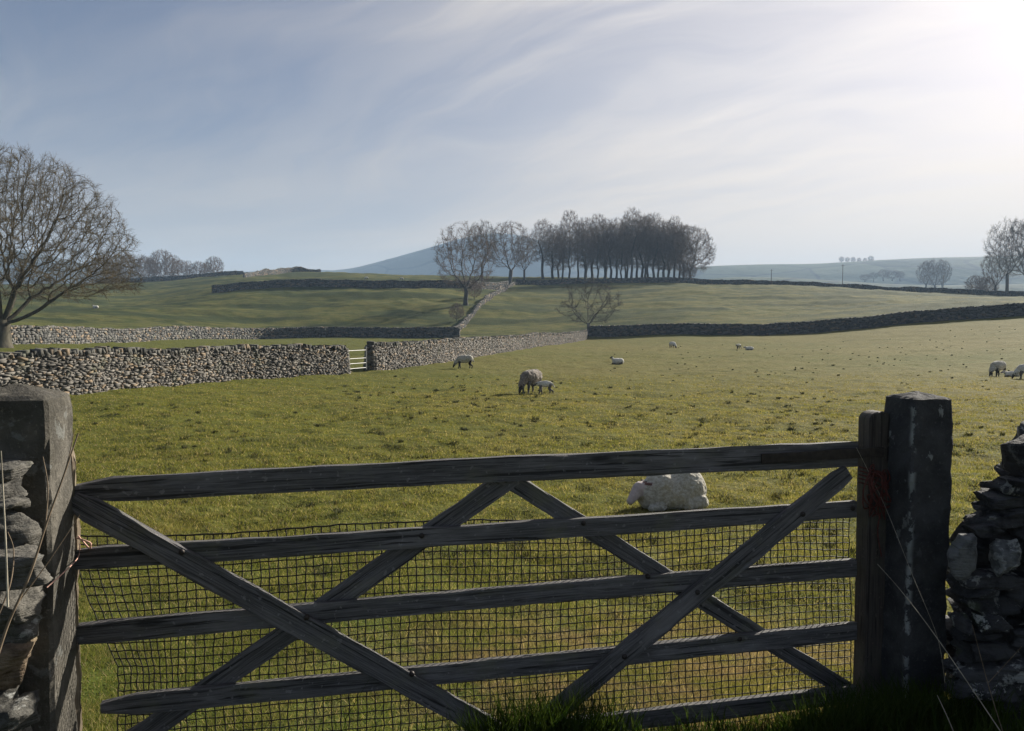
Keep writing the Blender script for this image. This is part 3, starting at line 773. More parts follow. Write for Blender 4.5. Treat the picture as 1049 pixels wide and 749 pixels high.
# open round-headed tree (ash / sycamore) for the field edges
def opentree(seed, H, R_, zlow, natt=700, forkz=2.5, limbs=5, step=0.5, r_tip=0.03, twig=1.0, max_r=0.35, wander=0.2, kill=0.72, tw=3, bark='bark_beech', twigm='twig_beech', twig_r=0.018):
    rg = random.Random(seed); k0 = 4
    pts = line((0, 0, 0), (rg.uniform(-.3, .3), rg.uniform(-.3, .3), forkz), k0); par = list(range(-1, k0)); fork = k0
    for k in range(limbs):
        a = k / limbs * 6.28 + rg.uniform(-.4, .4); prev = fork; p = np.array(pts[fork]); el = rg.uniform(0.45, 1.2)
        for s in range(3):
            p = p + np.array([math.cos(a) * math.cos(el), math.sin(a) * math.cos(el), math.sin(el)]) * step; pts.append(tuple(p)); par.append(prev); prev = len(pts) - 1
    def fn(q, nr):
        c = (H + zlow) / 2; h = (H - zlow) / 2
        d = math.sqrt((math.hypot(q[0], q[1]) / R_) ** 2 + ((q[2] - c) / h) ** 2)
        if d > 1: return False
        # gaps between the clumps of branches
        return nr.random() < 0.3 + 0.7 * d and noise.noise(Vector(q) * (2.2 / R_) + Vector((seed, 0, 0))) > -0.22
    att = env_points(int(natt * 2.2), fn, ((-R_, -R_, zlow), (R_, R_, H)), seed + 1)
    return make_tree_meshes('open', att, (pts, par), step, kill, R_ * 1.2, r_tip * .6, 2.2, 0.08, twig, tw + 2, twig_r * .75, seed=seed, wander=wander * .6, mom=0.7, bark=M[bark], twigm=M[twigm], flare=1.4, max_r=max_r, sub=2)
ashA = opentree(31, 17, 6.6, 2.4, 620, 3.2, 5, 0.5, 0.03, 1.0, 0.42, 0.22)[:2]
ashB = opentree(32, 16, 4.6, 3.6, 800, 3.6, 6, 0.45, 0.028, 0.9, 0.36, 0.16)[:2]
thorn = opentree(33, 9.0, 5.4, 1.2, 130, 1.5, 7, 0.38, 0.026, 0.8, 0.26, 0.30, kill=0.55, tw=3, bark='bark_pale', twigm='bark_beech', twig_r=.014)[:2]
pale = opentree(34, 18, 5.0, 5.0, 800, 5.0, 6, 0.5, 0.026, 1.0, 0.34, 0.14, bark='bark_pale', twigm='bark_pale')[:2]
roundt = opentree(36, 15.5, 7.2, 1.6, 1000, 2.6, 8, 0.5, 0.026, 1.0, 0.36, 0.14, kill=0.66, tw=4)[:2]
bush = opentree(35, 8.0, 3.4, 0.8, 500, 0.9, 7, 0.4, 0.026, 0.8, 0.16, 0.22, kill=0.55, tw=4)[:2]

p = on(477, 157); put_tree(ashA, 'bare_tree', 'gnarled bare tree with open crooked limbs beside the climbing stone wall', p.x, p.y, 0.98, 1.1)
p = on(522, 212); put_tree(ashB, 'bare_tree', 'bare tree at the top of the climbing stone wall left of the grove', p.x, p.y, 1.08, 2.3, sxy=1.35)
p = on(494, 232); put_tree(pale, 'bare_tree', 'pale twigged bare tree behind the gnarled tree, against the mountain', p.x, p.y, 0.98, 0.2)
p = on(537, 236); put_tree(ashB, 'bare_tree', 'slim bare tree between the climbing wall and the grove', p.x, p.y, 0.86, 4.0)
p = on(468, 140); put_tree(bush, 'scrub_bush', 'low twiggy bush against the foot of the climbing wall', p.x, p.y, .42, 2.0)['category'] = 'bush'
p = on(486, 168); put_tree(bush, 'scrub_bush', 'twiggy bush halfway up the climbing wall behind the gnarled tree', p.x, p.y, .5, 3.0)['category'] = 'bush'
p = on(603, 119.5); put_tree(thorn, 'thorn_tree', 'low wide bare thorn tree standing alone where two field walls meet', p.x, p.y, 0.96, 0.7)

ORD = ['first', 'second', 'third', 'fourth', 'fifth', 'sixth', 'seventh', 'eighth', 'ninth', 'tenth', 'eleventh', 'twelfth', 'thirteenth', 'fourteenth', 'fifteenth',
       'sixteenth', 'seventeenth', 'eighteenth', 'nineteenth', 'twentieth', 'twenty-first', 'twenty-second', 'twenty-third', 'twenty-fourth', 'twenty-fifth', 'twenty-sixth',
       'twenty-seventh', 'twenty-eighth', 'twenty-ninth', 'thirtieth', 'thirty-first', 'thirty-second', 'thirty-third', 'thirty-fourth', 'thirty-fifth', 'thirty-sixth', 'thirty-seventh', 'thirty-eighth', 'thirty-ninth', 'fortieth']
def grove():
    rg = random.Random(77)
    #      px, distance, height in m
    T = [(556, 250, 19), (566, 262, 18), (576, 256, 17), (583, 240, 21), (592, 262, 20), (599, 250, 18.5), (606, 268, 19), (612, 246, 20), (619, 260, 18.5), (625, 250, 17.5),
         (631, 264, 19), (636, 248, 18), (642, 256, 19.5), (646, 240, 20.5), (652, 262, 19), (657, 246, 21), (663, 256, 19.5), (669, 242, 20), (674, 260, 18), (679, 248, 19.5),
         (684, 258, 18), (690, 242, 19), (695, 254, 18), (700, 246, 17.5), (640, 272, 20), (660, 274, 20), (600, 276, 20), (684, 272, 19), (620, 278, 20), (572, 274, 18)]
    T.sort()
    for i, (px, d, h) in enumerate(T):
        p = on(px, d); m = beeches[rg.randrange(5)]
        put_tree(m, 'beech_tree', 'tall bare beech in the hilltop grove, %s trunk from its left edge' % ORD[i], p.x, p.y, h / 20.0 * rg.uniform(.92, 1.06), rg.uniform(0, 6.28), 'bare beeches in the hilltop grove', sxy=rg.uniform(0.78, 1.28))
    p = on(707, 238); put_tree(roundt, 'bare_tree', 'round-crowned bare tree with low branches at the right end of the grove', p.x, p.y, 1.08, 0.9, sxy=1.0)
    p = on(704, 234); put_tree(bush, 'scrub_bush', 'low twiggy bush under the right end of the grove', p.x, p.y, 0.75, 0.9)['category'] = 'bush'
grove()
def left_row():
    rg = random.Random(5)
    xs = [108, 120, 131, 143, 152, 160, 168, 177, 186, 194, 205, 214, 221]
    for i, px in enumerate(xs):
        d = 305 + rg.uniform(-8, 14); p = on(px, d)
        h = 11.0 if px < 170 else 9.5 if px < 200 else 7.5
        put_tree((bush, ashB, bush, ashA)[i % 4], 'bare_tree', 'hazy bare tree in the distant row behind the left hill, %s from the left' % ORD[i], p.x, p.y, h / (8.0, 16.0, 8.0, 17.0)[i % 4] * rg.uniform(0.9, 1.15), rg.uniform(0, 6), 'distant row of trees behind the left hill')
left_row()
def right_trees():
    p = on(1030, 236); put_tree(pale, 'bare_tree', 'tall bare tree at the right edge of the photo, left of its pair', p.x, p.y, 1.28, 0.5, dz=-.5)
    p = on(1050, 244); put_tree(ashB, 'bare_tree', 'tall bare tree cut off by the right edge of the photo', p.x, p.y, 1.55, 1.5, dz=-.5)
    p = on(1018, 250); put_tree(ashB, 'bare_tree', 'shorter bare tree just left of the tall pair at the right edge', p.x, p.y, 0.95, 3.5, dz=-.5)
    p = on(998, 300); put_tree(bush, 'scrub_tree', 'small scrubby tree on the right skyline, left of the tall trees', p.x, p.y, 1.2, 2.5, dz=-.5)
    p = on(1010, 290); put_tree(bush, 'scrub_tree', 'small scrubby tree touching the tall trees on the right skyline', p.x, p.y, 1.05, 4.5, dz=-.5)
    p = on(1075, 236); put_tree(pale, 'bare_tree', 'tall bare tree just outside the right edge of the photo', p.x, p.y, 1.3, 3.0)
    p = on(957, 520); z = at(957, 300, 520).z - gz(p.x, p.y)
    rg = random.Random(9)
    spots = [(948, 600, 300, 24), (957, 605, 300, 25), (965, 612, 300, 22), (905, 805, 288, 12), (914, 812, 288, 11), (895, 800, 289, 9), (922, 815, 288, 10), (886, 810, 289, 8)]
    names = ['left of the hazy trio on the valley floor', 'middle of the hazy trio on the valley floor', 'right of the hazy trio on the valley floor']
    for i, (px, d, py, h) in enumerate(spots):
        q = at(px, py, d); root = empty('far_tree', q, rg.uniform(0, 6), h / 16.0); root.scale.x = root.scale.y = h / 16.0 * (1 if i < 3 else 1.7)
        lab = 'far hazy bare tree, ' + (names[i] if i < 3 else '%s from the left in the hedge below the far hill' % ORD[sorted([905, 914, 895, 922, 886]).index(px)])
        tag(root, lab, 'tree', 'hazy trees in the far valley'); mm = (ashB, ashA, pale)[i % 3]; inst('trunk', mm[0], root); inst('crown', mm[1], root)
    for i, px in enumerate((862, 868, 874, 880, 886, 892)):
        q = at(px, 269.5, 1290); root = empty('far_tree', q, rg.uniform(0, 6), rg.uniform(1.0, 1.5))
        tag(root, 'tiny hazy tree on the far right ridge, %s from the left of the clump' % ORD[i], 'tree', 'tiny trees on the far ridge'); inst('trunk', bush[0], root); inst('crown', bush[1], root)
right_trees()

# ------------------------------------------------------------------ telegraph poles
def pole(px, d, py0, py1, label):
    a = at(px, py0, d); b = at(px, py1, d); root = empty('telegraph_pole', (b.x, b.y, b.z)); tag(root, label, 'pole', 'telegraph poles in the valley')
    h = a.z - b.z
    V, Fq = tube([(0, 0, -1), (0, 0, h * .5), (0, 0, h)], [0.2, 0.17, 0.14], 8); mesh_np('shaft', V, Fq, M['wood_brown'], root)
    V, Fq = tube([(-.9, 0, h * .95), (0.9, 0, h * .95)], 0.07, 4); mesh_np('crossarm', V, Fq, M['wood_brown'], root)
pole(790, 420, 276, 294, 'thin telegraph pole in the valley, leftmost of three')
pole(863, 400, 271, 296, 'tallest telegraph pole in the valley, middle of three')
pole(966, 420, 282, 302, 'thin telegraph pole in the valley beside the hazy trees')

# ------------------------------------------------------------------ boards
def board(name, p0, p1, w, t, mat, parent, nrm, w1=None, bow=0.0, taper0=0.0, taper1=0.0, seed=0, segs=26, wob=0.0025):
    """a sawn, weathered board from p0 to p1; nrm = the direction its broad face looks"""
    p0 = np.array(p0, float); p1 = np.array(p1, float); nrm = np.array(nrm, float); w1 = w1 or w
    ax = p1 - p0; Ln = np.linalg.norm(ax); ax /= Ln; nrm = nrm - ax * nrm.dot(ax); nrm /= np.linalg.norm(nrm); sd_ = np.cross(nrm, ax)
    prof = [(-.5, -.5), (-.5, -.2), (-.5, .2), (-.5, .5), (.5, .5), (.5, .2), (.5, -.2), (.5, -.5)]
    # rounded-off arrises
    e = 0.09; ring = [(-.5 + e * .5, -.5), (-.5, -.5 + e), (-.5, -.15), (-.5, .15), (-.5, .5 - e), (-.5 + e * .5, .5), (.5 - e * .5, .5), (.5, .5 - e), (.5, .15), (.5, -.15), (.5, -.5 + e), (.5 - e * .5, -.5)]
    V = []; UV = []; ks = len(ring)
    for i in range(segs + 1):
        f = i / segs; s = f * Ln
        ww = w + (w1 - w) * f
        if taper0 and f < .04: ww *= (1 - taper0 * (1 - f / .04))
        if taper1 and f > .96: ww *= (1 - taper1 * (1 - (1 - f) / .04))
        c = p0 + ax * s + sd_ * bow * math.sin(math.pi * f)
        for j, (a, b_) in enumerate(ring):
            nz = wob * noise.noise(Vector((s * 7, j * 1.7, seed * 5.3))) * 2 + wob * 1.2 * noise.noise(Vector((s * 28, j * 2.9, seed * 9.1)))
            nv = wob * noise.noise(Vector((s * 6, seed * 7.7, 1 if b_ > 0 else 9))) * 1.3
            V.append(c + nrm * (a * t + (nz if abs(a) > .4 else 0)) + sd_ * (b_ * ww + (nv + nz if abs(b_) > .3 else 0)))
            UV.append((s, b_ * ww + a * t * 0.8 + (0.3 if a > 0 else 0)))
    faces = []
    for i in range(segs):
        for j in range(ks):
            j2 = (j + 1) % ks; faces.append((i * ks + j, i * ks + j2, (i + 1) * ks + j2, (i + 1) * ks + j))
    faces.append(tuple(range(ks))[::-1]); faces.append(tuple(range(segs * ks, segs * ks + ks)))
    o = mesh_np(name, V, faces, mat, parent, smooth=False, uv=UV)
    bm = bmesh.new(); bm.from_mesh(o.data); bmesh.ops.recalc_face_normals(bm, faces=bm.faces); bm.to_mesh(o.data); bm.free()
    return o

# ------------------------------------------------------------------ the field gate
GL = Vector(((75 - CX) / F * 2.87, 2.87, 0)); GR = Vector(((875 - CX) / F * 3.56, 3.56, 0))
GDIR = (GR - GL).normalized(); GN = Vector((GDIR.y, -GDIR.x, 0))       # GN looks towards the camera
def gp(px, py, off=0.0):
    """point of the gate's plane (moved off metres towards the camera) seen at that place"""
    v = ray(px, py); o = GL + GN * off; t = o.dot(GN) / v.dot(GN); return v * t
def field_gate():
    root = empty('field_gate', (GR.x, GR.y, -1.74)); 
    tag(root, 'weathered grey five-barred timber field gate with crossed braces, closed between two stone posts', 'gate')
    rl = Vector(root.location)
    def L(v): return np.array(v) - np.array(rl)
    rails = [((78, 503), (877, 465), .086, .112), ((72, 573), (876, 521), .077, .076), ((74, 650), (876, 581), .080, .080), ((104, 724), (876, 646), .078, .080), ((110, 803), (876, 710), .078, .080)]
    for i, (a, b, w0, w1) in enumerate(rails):
        o = board('rail', L(gp(*a)), L(gp(*b)), w0, 0.028, M['wood'], root, GN, w1=w1, seed=i + 1, taper0=(.45, .1, .15, .55, .1)[i], bow=(.006, -.004, .004, -.005, 0)[i])
        if i == 0: o['label'] = 'thicker top rail'
    bracesF = [((74, 512), (512, 752), .088), ((868, 483), (552, 742), .088)]
    bracesB = [((532, 482), (118, 772), .082), ((505, 481), (866, 706), .074)]
    for i, (a, b, w) in enumerate(bracesF):
        board('brace', L(gp(*a, .029)), L(gp(*b, .029)), w, .026, M['wood'], root, GN, seed=11 + i, taper0=.35, taper1=.2)
    for i, (a, b, w) in enumerate(bracesB):
        board('brace', L(gp(*a, -.029)), L(gp(*b, -.029)), w, .026, M['wood'], root, GN, seed=15 + i)
    # hanging stile with its rounded head
    top = gp(887, 421); bot = gp(890, 728)
    hw = .0575; hgt = top.z - bot.z; out = []
    zz = list(np.linspace(0, hgt - .045, 40))
    for z in zz: out.append((-hw + .003 * noise.noise(Vector((z * 9, 1, 0))), z))
    for k in range(1, 12): a_ = math.pi - k / 12 * math.pi; out.append((hw * math.cos(a_), hgt - .045 + .045 * math.sin(a_) ** .7))
    for z in zz[::-1]: out.append((hw + .003 * noise.noise(Vector((z * 9, 7, 0))), z))
    V, UV, faces, n_ = [], [], [], len(out); b0_ = Vector(L(bot))
    for q, (t_, sh) in enumerate(((.0425, .93), (.036, 1.0), (0, 1.0), (-.036, 1.0), (-.0425, .93))):
        for (a_, z) in out:
            V.append(b0_ + GDIR * a_ * sh + GN * t_ + Vector((0, 0, z - (1 - sh) * .06 * (z > hgt - .05)))); UV.append((z, a_ * sh + q * .031))
    for q in range(4):
        for j in range(n_): j2 = (j + 1) % n_; faces.append((q * n_ + j, q * n_ + j2, (q + 1) * n_ + j2, (q + 1) * n_ + j))
    faces += [tuple(range(n_)), tuple(range(4 * n_, 5 * n_))[::-1]]
    o = mesh_np('hanging_stile', V, faces, M['wood_stile'], root, uv=UV)
    bm = bmesh.new(); bm.from_mesh(o.data); bmesh.ops.recalc_face_normals(bm, faces=bm.faces); bm.to_mesh(o.data); bm.free()
    # iron hinge strap along the top rail
    board('hinge_strap', L(gp(780, 470, .019)), L(gp(905, 463, .050)), .042, .008, MI, root, GN, seed=22, wob=.0006)
    # bolts
    for (px, py) in ((432, 549), (598, 536), (186, 566), (314, 633), (664, 591), (823, 527), (715, 607), (758, 655), (640, 673), (422, 691), (874, 521)):
        c = gp(px, py, .047 if (px in (186, 314, 823, 715, 640, 422)) else .018)
        V, Fq = tube([c - GN * .012, c + GN * .0, c + GN * .004, c + GN * .0045], [.011, .011, .008, .0005], 10); V = V - np.array(rl)
        mesh_np('bolt', V, Fq, MI, root, smooth=True)
    # square mesh netting on the field side
    A = Acc(); nr = random.Random(8)
    TLc, TRc, BLc, BRc = gp(80, 549, -.05), gp(871, 521, -.05), gp(84, 806, -.05), gp(871, 728, -.05)
    nu, nv = 96, 30
    grid = np.zeros((nu + 1, nv + 1, 3))
    for i in range(nu + 1):
        for j in range(nv + 1):
            u, v = i / nu, j / nv
            p = TLc.lerp(TRc, u).lerp(BLc.lerp(BRc, u), v)
            sg = noise.noise(Vector((u * 7, v * 2.4, 2))) * .010; sg2 = noise.noise(Vector((u * 5, v * 3, 8))) * .02
            e = max(0, 1 - u * 9)     # loose left edge pulling away towards the bottom
            p = p + GDIR * (sg + e * min(1, max(0, v - .12) * 2.4) * .125 + .003 * nr.uniform(-1, 1)) + GN * sg2 * .6
            p.z += sg * .7 + .0025 * nr.uniform(-1, 1) - 0.012 * math.sin(u * math.pi * 4) * (1 - v)
            grid[i, j] = np.array(p) - np.array(rl)
    for i in range(nu + 1):
        V, Fq = tube(grid[i], .0025, 4); A.add(V, Fq)
    for j in range(nv + 1):
        V, Fq = tube(grid[:, j], .0025 if j else .0032, 4); A.add(V, Fq)
    A.build('wire_netting', MN, root)['kind'] = 'thing'
    return root
MI = make_plain('dark_iron', (0.035, 0.028, 0.024), 0.6, 0.4, 40, 0.5, 0.5)
MN = make_plain('netting', (0.008, 0.008, 0.007), 0.7)
field_gate()

# ------------------------------------------------------------------ gateposts
def make_poststone(name, lo, hi, lichen_amt, corner):
    m, g = new_mat(name)
    pos = g.n('ShaderNodeTexCoord').outputs['Object']
    c = g.mix(g.ramp(g.noise(pos, 5, 6, 0.6), 0.35, 0.65), lo, hi)
    c = g.mix(g.math('MULTIPLY', g.ramp(g.noise(pos, 2.2, 6, 0.65), 0.5, 0.62), 0.45), c, tuple(x * y for x, y in zip(lo, (0.62, 0.62, 0.5))))
    sp = g.noise(pos, 60, 4, 0.7)
    c = g.mix(g.math('MULTIPLY', g.ramp(sp, 0.55, 0.7), 0.5), c, tuple(x * 1.8 for x in hi))
    li = g.ramp(g.noise(pos, 9, 7, 0.62, 0.2), 0.60, 0.64)
    if corner:   # lichen hugging the arris that faces the lane
        d = g.n('ShaderNodeVectorMath', operation='DISTANCE')
        sx = g.n('ShaderNodeSeparateXYZ'); g.link(pos, sx.inputs[0])
        cx = g.n('ShaderNodeCombineXYZ'); g.link(sx.outputs[0], cx.inputs[0]); g.link(sx.outputs[1], cx.inputs[1])
        g.link(cx.outputs[0], d.inputs[0]); d.inputs[1].default_value = (-corner / 2, -corner / 2, 0)
        near = g.math('SUBTRACT', 1.0, g.ramp(d.outputs['Value'], 0.004, 0.028))
        li2 = g.math('MULTIPLY', near, g.ramp(g.noise(g.mapping(pos, scale=(1, 1, 0.8)), 16, 5, 0.6), 0.50, 0.56))
        up = g.ramp(sx.outputs[2], 0.6, 1.2)
        li = g.math('MAXIMUM', g.math('MULTIPLY', li, up), li2)
    c = g.mix(g.math('MULTIPLY', li, lichen_amt), c, (0.30, 0.32, 0.31))
    finish(g, bsdf(g, c, 0.9, bump(g, g.math('ADD', g.noise(pos, 45, 6, 0.7), g.noise(pos, 12, 4)), 1.0, 0.014), 0.2)); return m
def gatepost(name, label, corner_xy, w, top_z, cap, rz, mat, anchor, foot=-2.0, lean=0.0):
    """square stone post; corner_xy is one vertical arris, anchor says which ((+-1,+-1) in its own axes)"""
    ca, sa = math.cos(rz), math.sin(rz); ax, ay = anchor[0] * w / 2, anchor[1] * w / 2
    cx, cy = corner_xy[0] - (ca * ax - sa * ay), corner_xy[1] - (sa * ax + ca * ay)
    base = -1.74; root = empty(name, (cx, cy, base), rz); root.rotation_euler = (0, lean, rz); tag(root, label, 'gatepost')
    H = top_z - base; n = 44; bm = bmesh.new(); rings = []
    m = 7
    def per(k_):  # rounded-square perimeter with sub-divisions
        out = []; c = .5; e = .045
        for side in range(4):
            for k in range(m):
                t = -c + e + (2 * c - 2 * e) * k / (m - 1)
                p = [(t, -c), (c, t), (-t, c), (-c, -t)][side]; out.append(p)
        return out
    P = per(0)
    V = []
    zs = list(np.linspace(foot - base, H, n)) + [H + cap * .25, H + cap * .6, H + cap * .9]
    sc = [1.0] * n + [.80, .42, .12]
    sc[n - 1] = 0.965
    for z, s in zip(zs, sc):
        for (a, b_) in P:
            x, y = a * w * s, b_ * w * s
            k = .006 * noise.noise(Vector((x * 14, y * 14, z * 9 + w * 50))) + .004 * noise.noise(Vector((x * 40, y * 40, z * 30)))
            V.append((x * (1 + k / w * 2.5), y * (1 + k / w * 2.5), z + (k if z > H - .01 else 0)))
    kN = len(P); faces = []
    for i in range(len(zs) - 1):
        for j in range(kN):
            j2 = (j + 1) % kN; faces.append((i * kN + j, i * kN + j2, (i + 1) * kN + j2, (i + 1) * kN + j))
    faces.append(tuple(range((len(zs) - 1) * kN, len(zs) * kN)))
    mesh_np('post_shaft', V, faces, mat, root)
    return root
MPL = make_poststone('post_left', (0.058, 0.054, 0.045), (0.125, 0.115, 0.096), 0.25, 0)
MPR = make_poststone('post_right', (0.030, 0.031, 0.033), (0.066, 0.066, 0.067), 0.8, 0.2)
grz = math.atan2(GDIR.y, GDIR.x)
pL = at(44, 410, 2.60)
postL = gatepost('stone_gatepost', 'sunlit-edged square stone gatepost with pyramid cap at the left, behind piled slabs', (pL.x, pL.y), .26, pL.z, .05, grz, MPL, (1, -1), lean=R(0.6))
pR = at(934, 410, 3.40)
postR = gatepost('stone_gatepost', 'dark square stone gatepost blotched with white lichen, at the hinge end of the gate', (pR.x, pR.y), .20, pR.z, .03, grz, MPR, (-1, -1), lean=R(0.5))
# the split batten nailed to the left post's gate side
def batten():
    a = gp(72, 459, .0); b_ = gp(79, 800, .0)
    o = board('wooden_batten', np.array(b_), np.array(a), .034, .03, M['wood_brown'], None, (GDIR * 0.35 + GN).normalized(), seed=31, taper1=.7, segs=50, wob=.005)
    o.parent = postL; bpy.context.view_layer.update(); o.matrix_parent_inverse = postL.matrix_world.inverted()
batten()

# ------------------------------------------------------------------ rocks of the near walls
def rock_vf(center, dims, rz, seed, sub=4, cuts=16, tilt=(0, 0), boxy=0.62, rough=.035):
    rg = random.Random(seed); bm = bmesh.new(); bmesh.ops.create_icosphere(bm, subdivisions=sub, radius=1.0)
    V = np.array([v.co[:] for v in bm.verts]); Fq = np.array([[v.index for v in f.verts] for f in bm.faces]); bm.free()
    V = np.sign(V) * np.abs(V) ** boxy
    for k in range(cuts):
        n = np.array([rg.gauss(0, 1), rg.gauss(0, 1), rg.gauss(0, 1) * .8]); n /= np.linalg.norm(n)
        e = rg.uniform(.52, .92) * (np.abs(n).sum() ** .55); dd = V @ n - e; V = V - np.outer(np.maximum(dd, 0), n)
    # bedding steps and roughness
    o = Vector((seed * 3.7, seed * 1.3, 0))
    for i in range(len(V)):
        q = Vector(V[i]); nz = noise.fractal(q * 1.6 + o, 1.0, 2.0, 4) * rough * 2 + noise.noise(Vector((q.x * 1.2, q.y * 1.2, q.z * 6)) + o) * rough
        V[i] *= 1 + nz
    V *= np.array(dims) / 2
    m = Matrix.Rotation(rz, 3, 'Z') @ Matrix.Rotation(tilt[0], 3, 'X') @ Matrix.Rotation(tilt[1], 3, 'Y')
    V = V @ np.array(m).T + np.array(center); return V, Fq
def near_wall(name, label, spec, mat_default, fill):
    root = empty(name, fill['origin']); tag(root, label, 'stone wall')
    O = np.array(fill['origin'])
    groups = {}
    for s in spec:
        # edges given in photograph columns/rows at a distance; the stone is a full-depth block
        x0, y0, x1, y1, d, mat = s[:6]; dep = s[6] if len(s) > 6 else .16; tl = s[7] if len(s) > 7 else 0
        a = at(x0, (y0 + y1) / 2, d); b_ = at(x1, (y0 + y1) / 2, d)
        ax_, bx_ = (a.x, (x1 - 4 - CX) / F * (d + dep * .85)) if x1 < CX else ((x0 + 4 - CX) / F * (d + dep * .85), b_.x)
        w = bx_ - ax_; h = (y1 - y0) / F * d
        c = ((ax_ + bx_) / 2, d + dep / 2, (a.z + b_.z) / 2)
        d2 = d + dep * .9 + .06; ex = (x1 - 8) if x1 < CX else (x0 + 9)
        e2 = (ex - CX) / F * (d2 + .14)
        w2 = .38; cx2 = e2 - w2 / 2 if x1 < CX else e2 + w2 / 2
        groups.setdefault(mat_default, []).append(rock_vf((cx2, d2 + .10, (a.z + b_.z) / 2), (w2, .2, h * 1.3), .1, int(abs(x0) * 17 + y1), sub=3, boxy=.45))
        groups.setdefault(mat, []).append(rock_vf(c, (w * 1.04, dep, h * 1.12), random.Random(int(x0 * 7 + y0)).uniform(-.12, .12), int(abs(x0) * 13 + y0), tilt=(random.Random(int(y0)).uniform(-.06, .06), tl), boxy=.40 if w > h * 1.5 else .55, cuts=14 if w > h * 1.5 else 20, rough=.095))
    rg = random.Random(fill['seed'])
    for (X0, X1, Y0, Y1, Z0, Z1, th, mat) in fill['blocks']:
        z = Z0
        while z < Z1:
            h = rg.uniform(*th); x = X0 + rg.uniform(-.1, 0)
            while x < X1:
                w = rg.uniform(.16, .45)
                if x + w > X1: w = max(.1, X1 - x + rg.uniform(-.03, .03))
                for yy in ((Y0, Y1) if Y1 - Y0 > .35 else (Y0,)):
                    yc = yy + (.13 if yy == Y0 else -.13) + rg.gauss(0, .015)
                    groups.setdefault(mat, []).append(rock_vf((x + w / 2, yc, z + h / 2), (w * 1.1, .30, h * 1.2), rg.uniform(-.2, .2), rg.randrange(9999), sub=3, boxy=.45, tilt=(rg.gauss(0, .04), rg.gauss(0, .05))))
                x += w
            z += h * .97
    for mat, L in groups.items():
        A = Acc()
        for V, Fq in L: A.add(V - O, Fq)
        A.build('wall_stones', M[mat], root, smooth=False)
    return root
near_wall('rubble_wall', 'near rubble wall of big grey slabs against the left gatepost', [
    (-60, 478, 34, 500, 2.42, 'rock_left'), (-60, 492, 31, 518, 2.38, 'rock_left'), (-50, 514, 37, 530, 2.36, 'rock_left'),
    (-45, 527, 42, 578, 2.34, 'rock_left', .16), (-70, 566, 64, 608, 2.26, 'rock_left', .18, -.10),
    (-50, 606, 42, 644, 2.36, 'rock_left'), (-60, 640, 40, 676, 2.36, 'rock_left'), (-70, 664, 36, 714, 2.34, 'rock_brown', .16, .25),
    (-50, 705, 22, 745, 2.34, 'rock_left'), (-20, 730, 36, 760, 2.30, 'rock_left'), (-50, 755, 40, 800, 2.34, 'rock_left')],
    'rock_left', dict(origin=(-1.9, 2.5, -1.74), seed=3, blocks=[
        (-3.9, -1.62, 2.40, 2.62, -1.78, -1.15, (.06, .13), 'rock_left'), (-3.9, -1.72, 2.44, 2.95, -1.15, -.50, (.06, .12), 'rock_left')]))
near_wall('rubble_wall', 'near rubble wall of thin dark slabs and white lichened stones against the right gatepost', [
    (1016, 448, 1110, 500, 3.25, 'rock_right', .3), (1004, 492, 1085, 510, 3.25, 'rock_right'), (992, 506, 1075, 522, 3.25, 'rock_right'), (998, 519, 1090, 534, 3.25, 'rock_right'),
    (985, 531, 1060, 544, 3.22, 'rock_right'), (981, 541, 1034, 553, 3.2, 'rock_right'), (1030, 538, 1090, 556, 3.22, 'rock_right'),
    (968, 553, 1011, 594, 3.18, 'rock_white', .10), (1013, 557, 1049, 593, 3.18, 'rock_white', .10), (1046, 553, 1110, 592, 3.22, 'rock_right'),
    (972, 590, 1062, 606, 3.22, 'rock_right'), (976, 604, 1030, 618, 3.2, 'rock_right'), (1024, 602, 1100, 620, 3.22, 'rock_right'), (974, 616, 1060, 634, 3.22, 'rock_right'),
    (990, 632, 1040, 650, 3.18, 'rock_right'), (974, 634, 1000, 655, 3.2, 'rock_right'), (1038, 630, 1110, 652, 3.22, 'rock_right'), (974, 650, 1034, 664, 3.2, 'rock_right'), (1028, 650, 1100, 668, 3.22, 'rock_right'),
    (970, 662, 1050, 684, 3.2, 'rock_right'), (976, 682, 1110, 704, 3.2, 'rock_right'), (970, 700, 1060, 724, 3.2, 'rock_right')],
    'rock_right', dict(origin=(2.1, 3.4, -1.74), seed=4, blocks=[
        (2.52, 4.4, 3.30, 3.85, -1.8, -.58, (.04, .10), 'rock_right'), (2.0, 2.3, 3.45, 3.75, -1.8, -1.0, (.04, .10), 'rock_right')]))

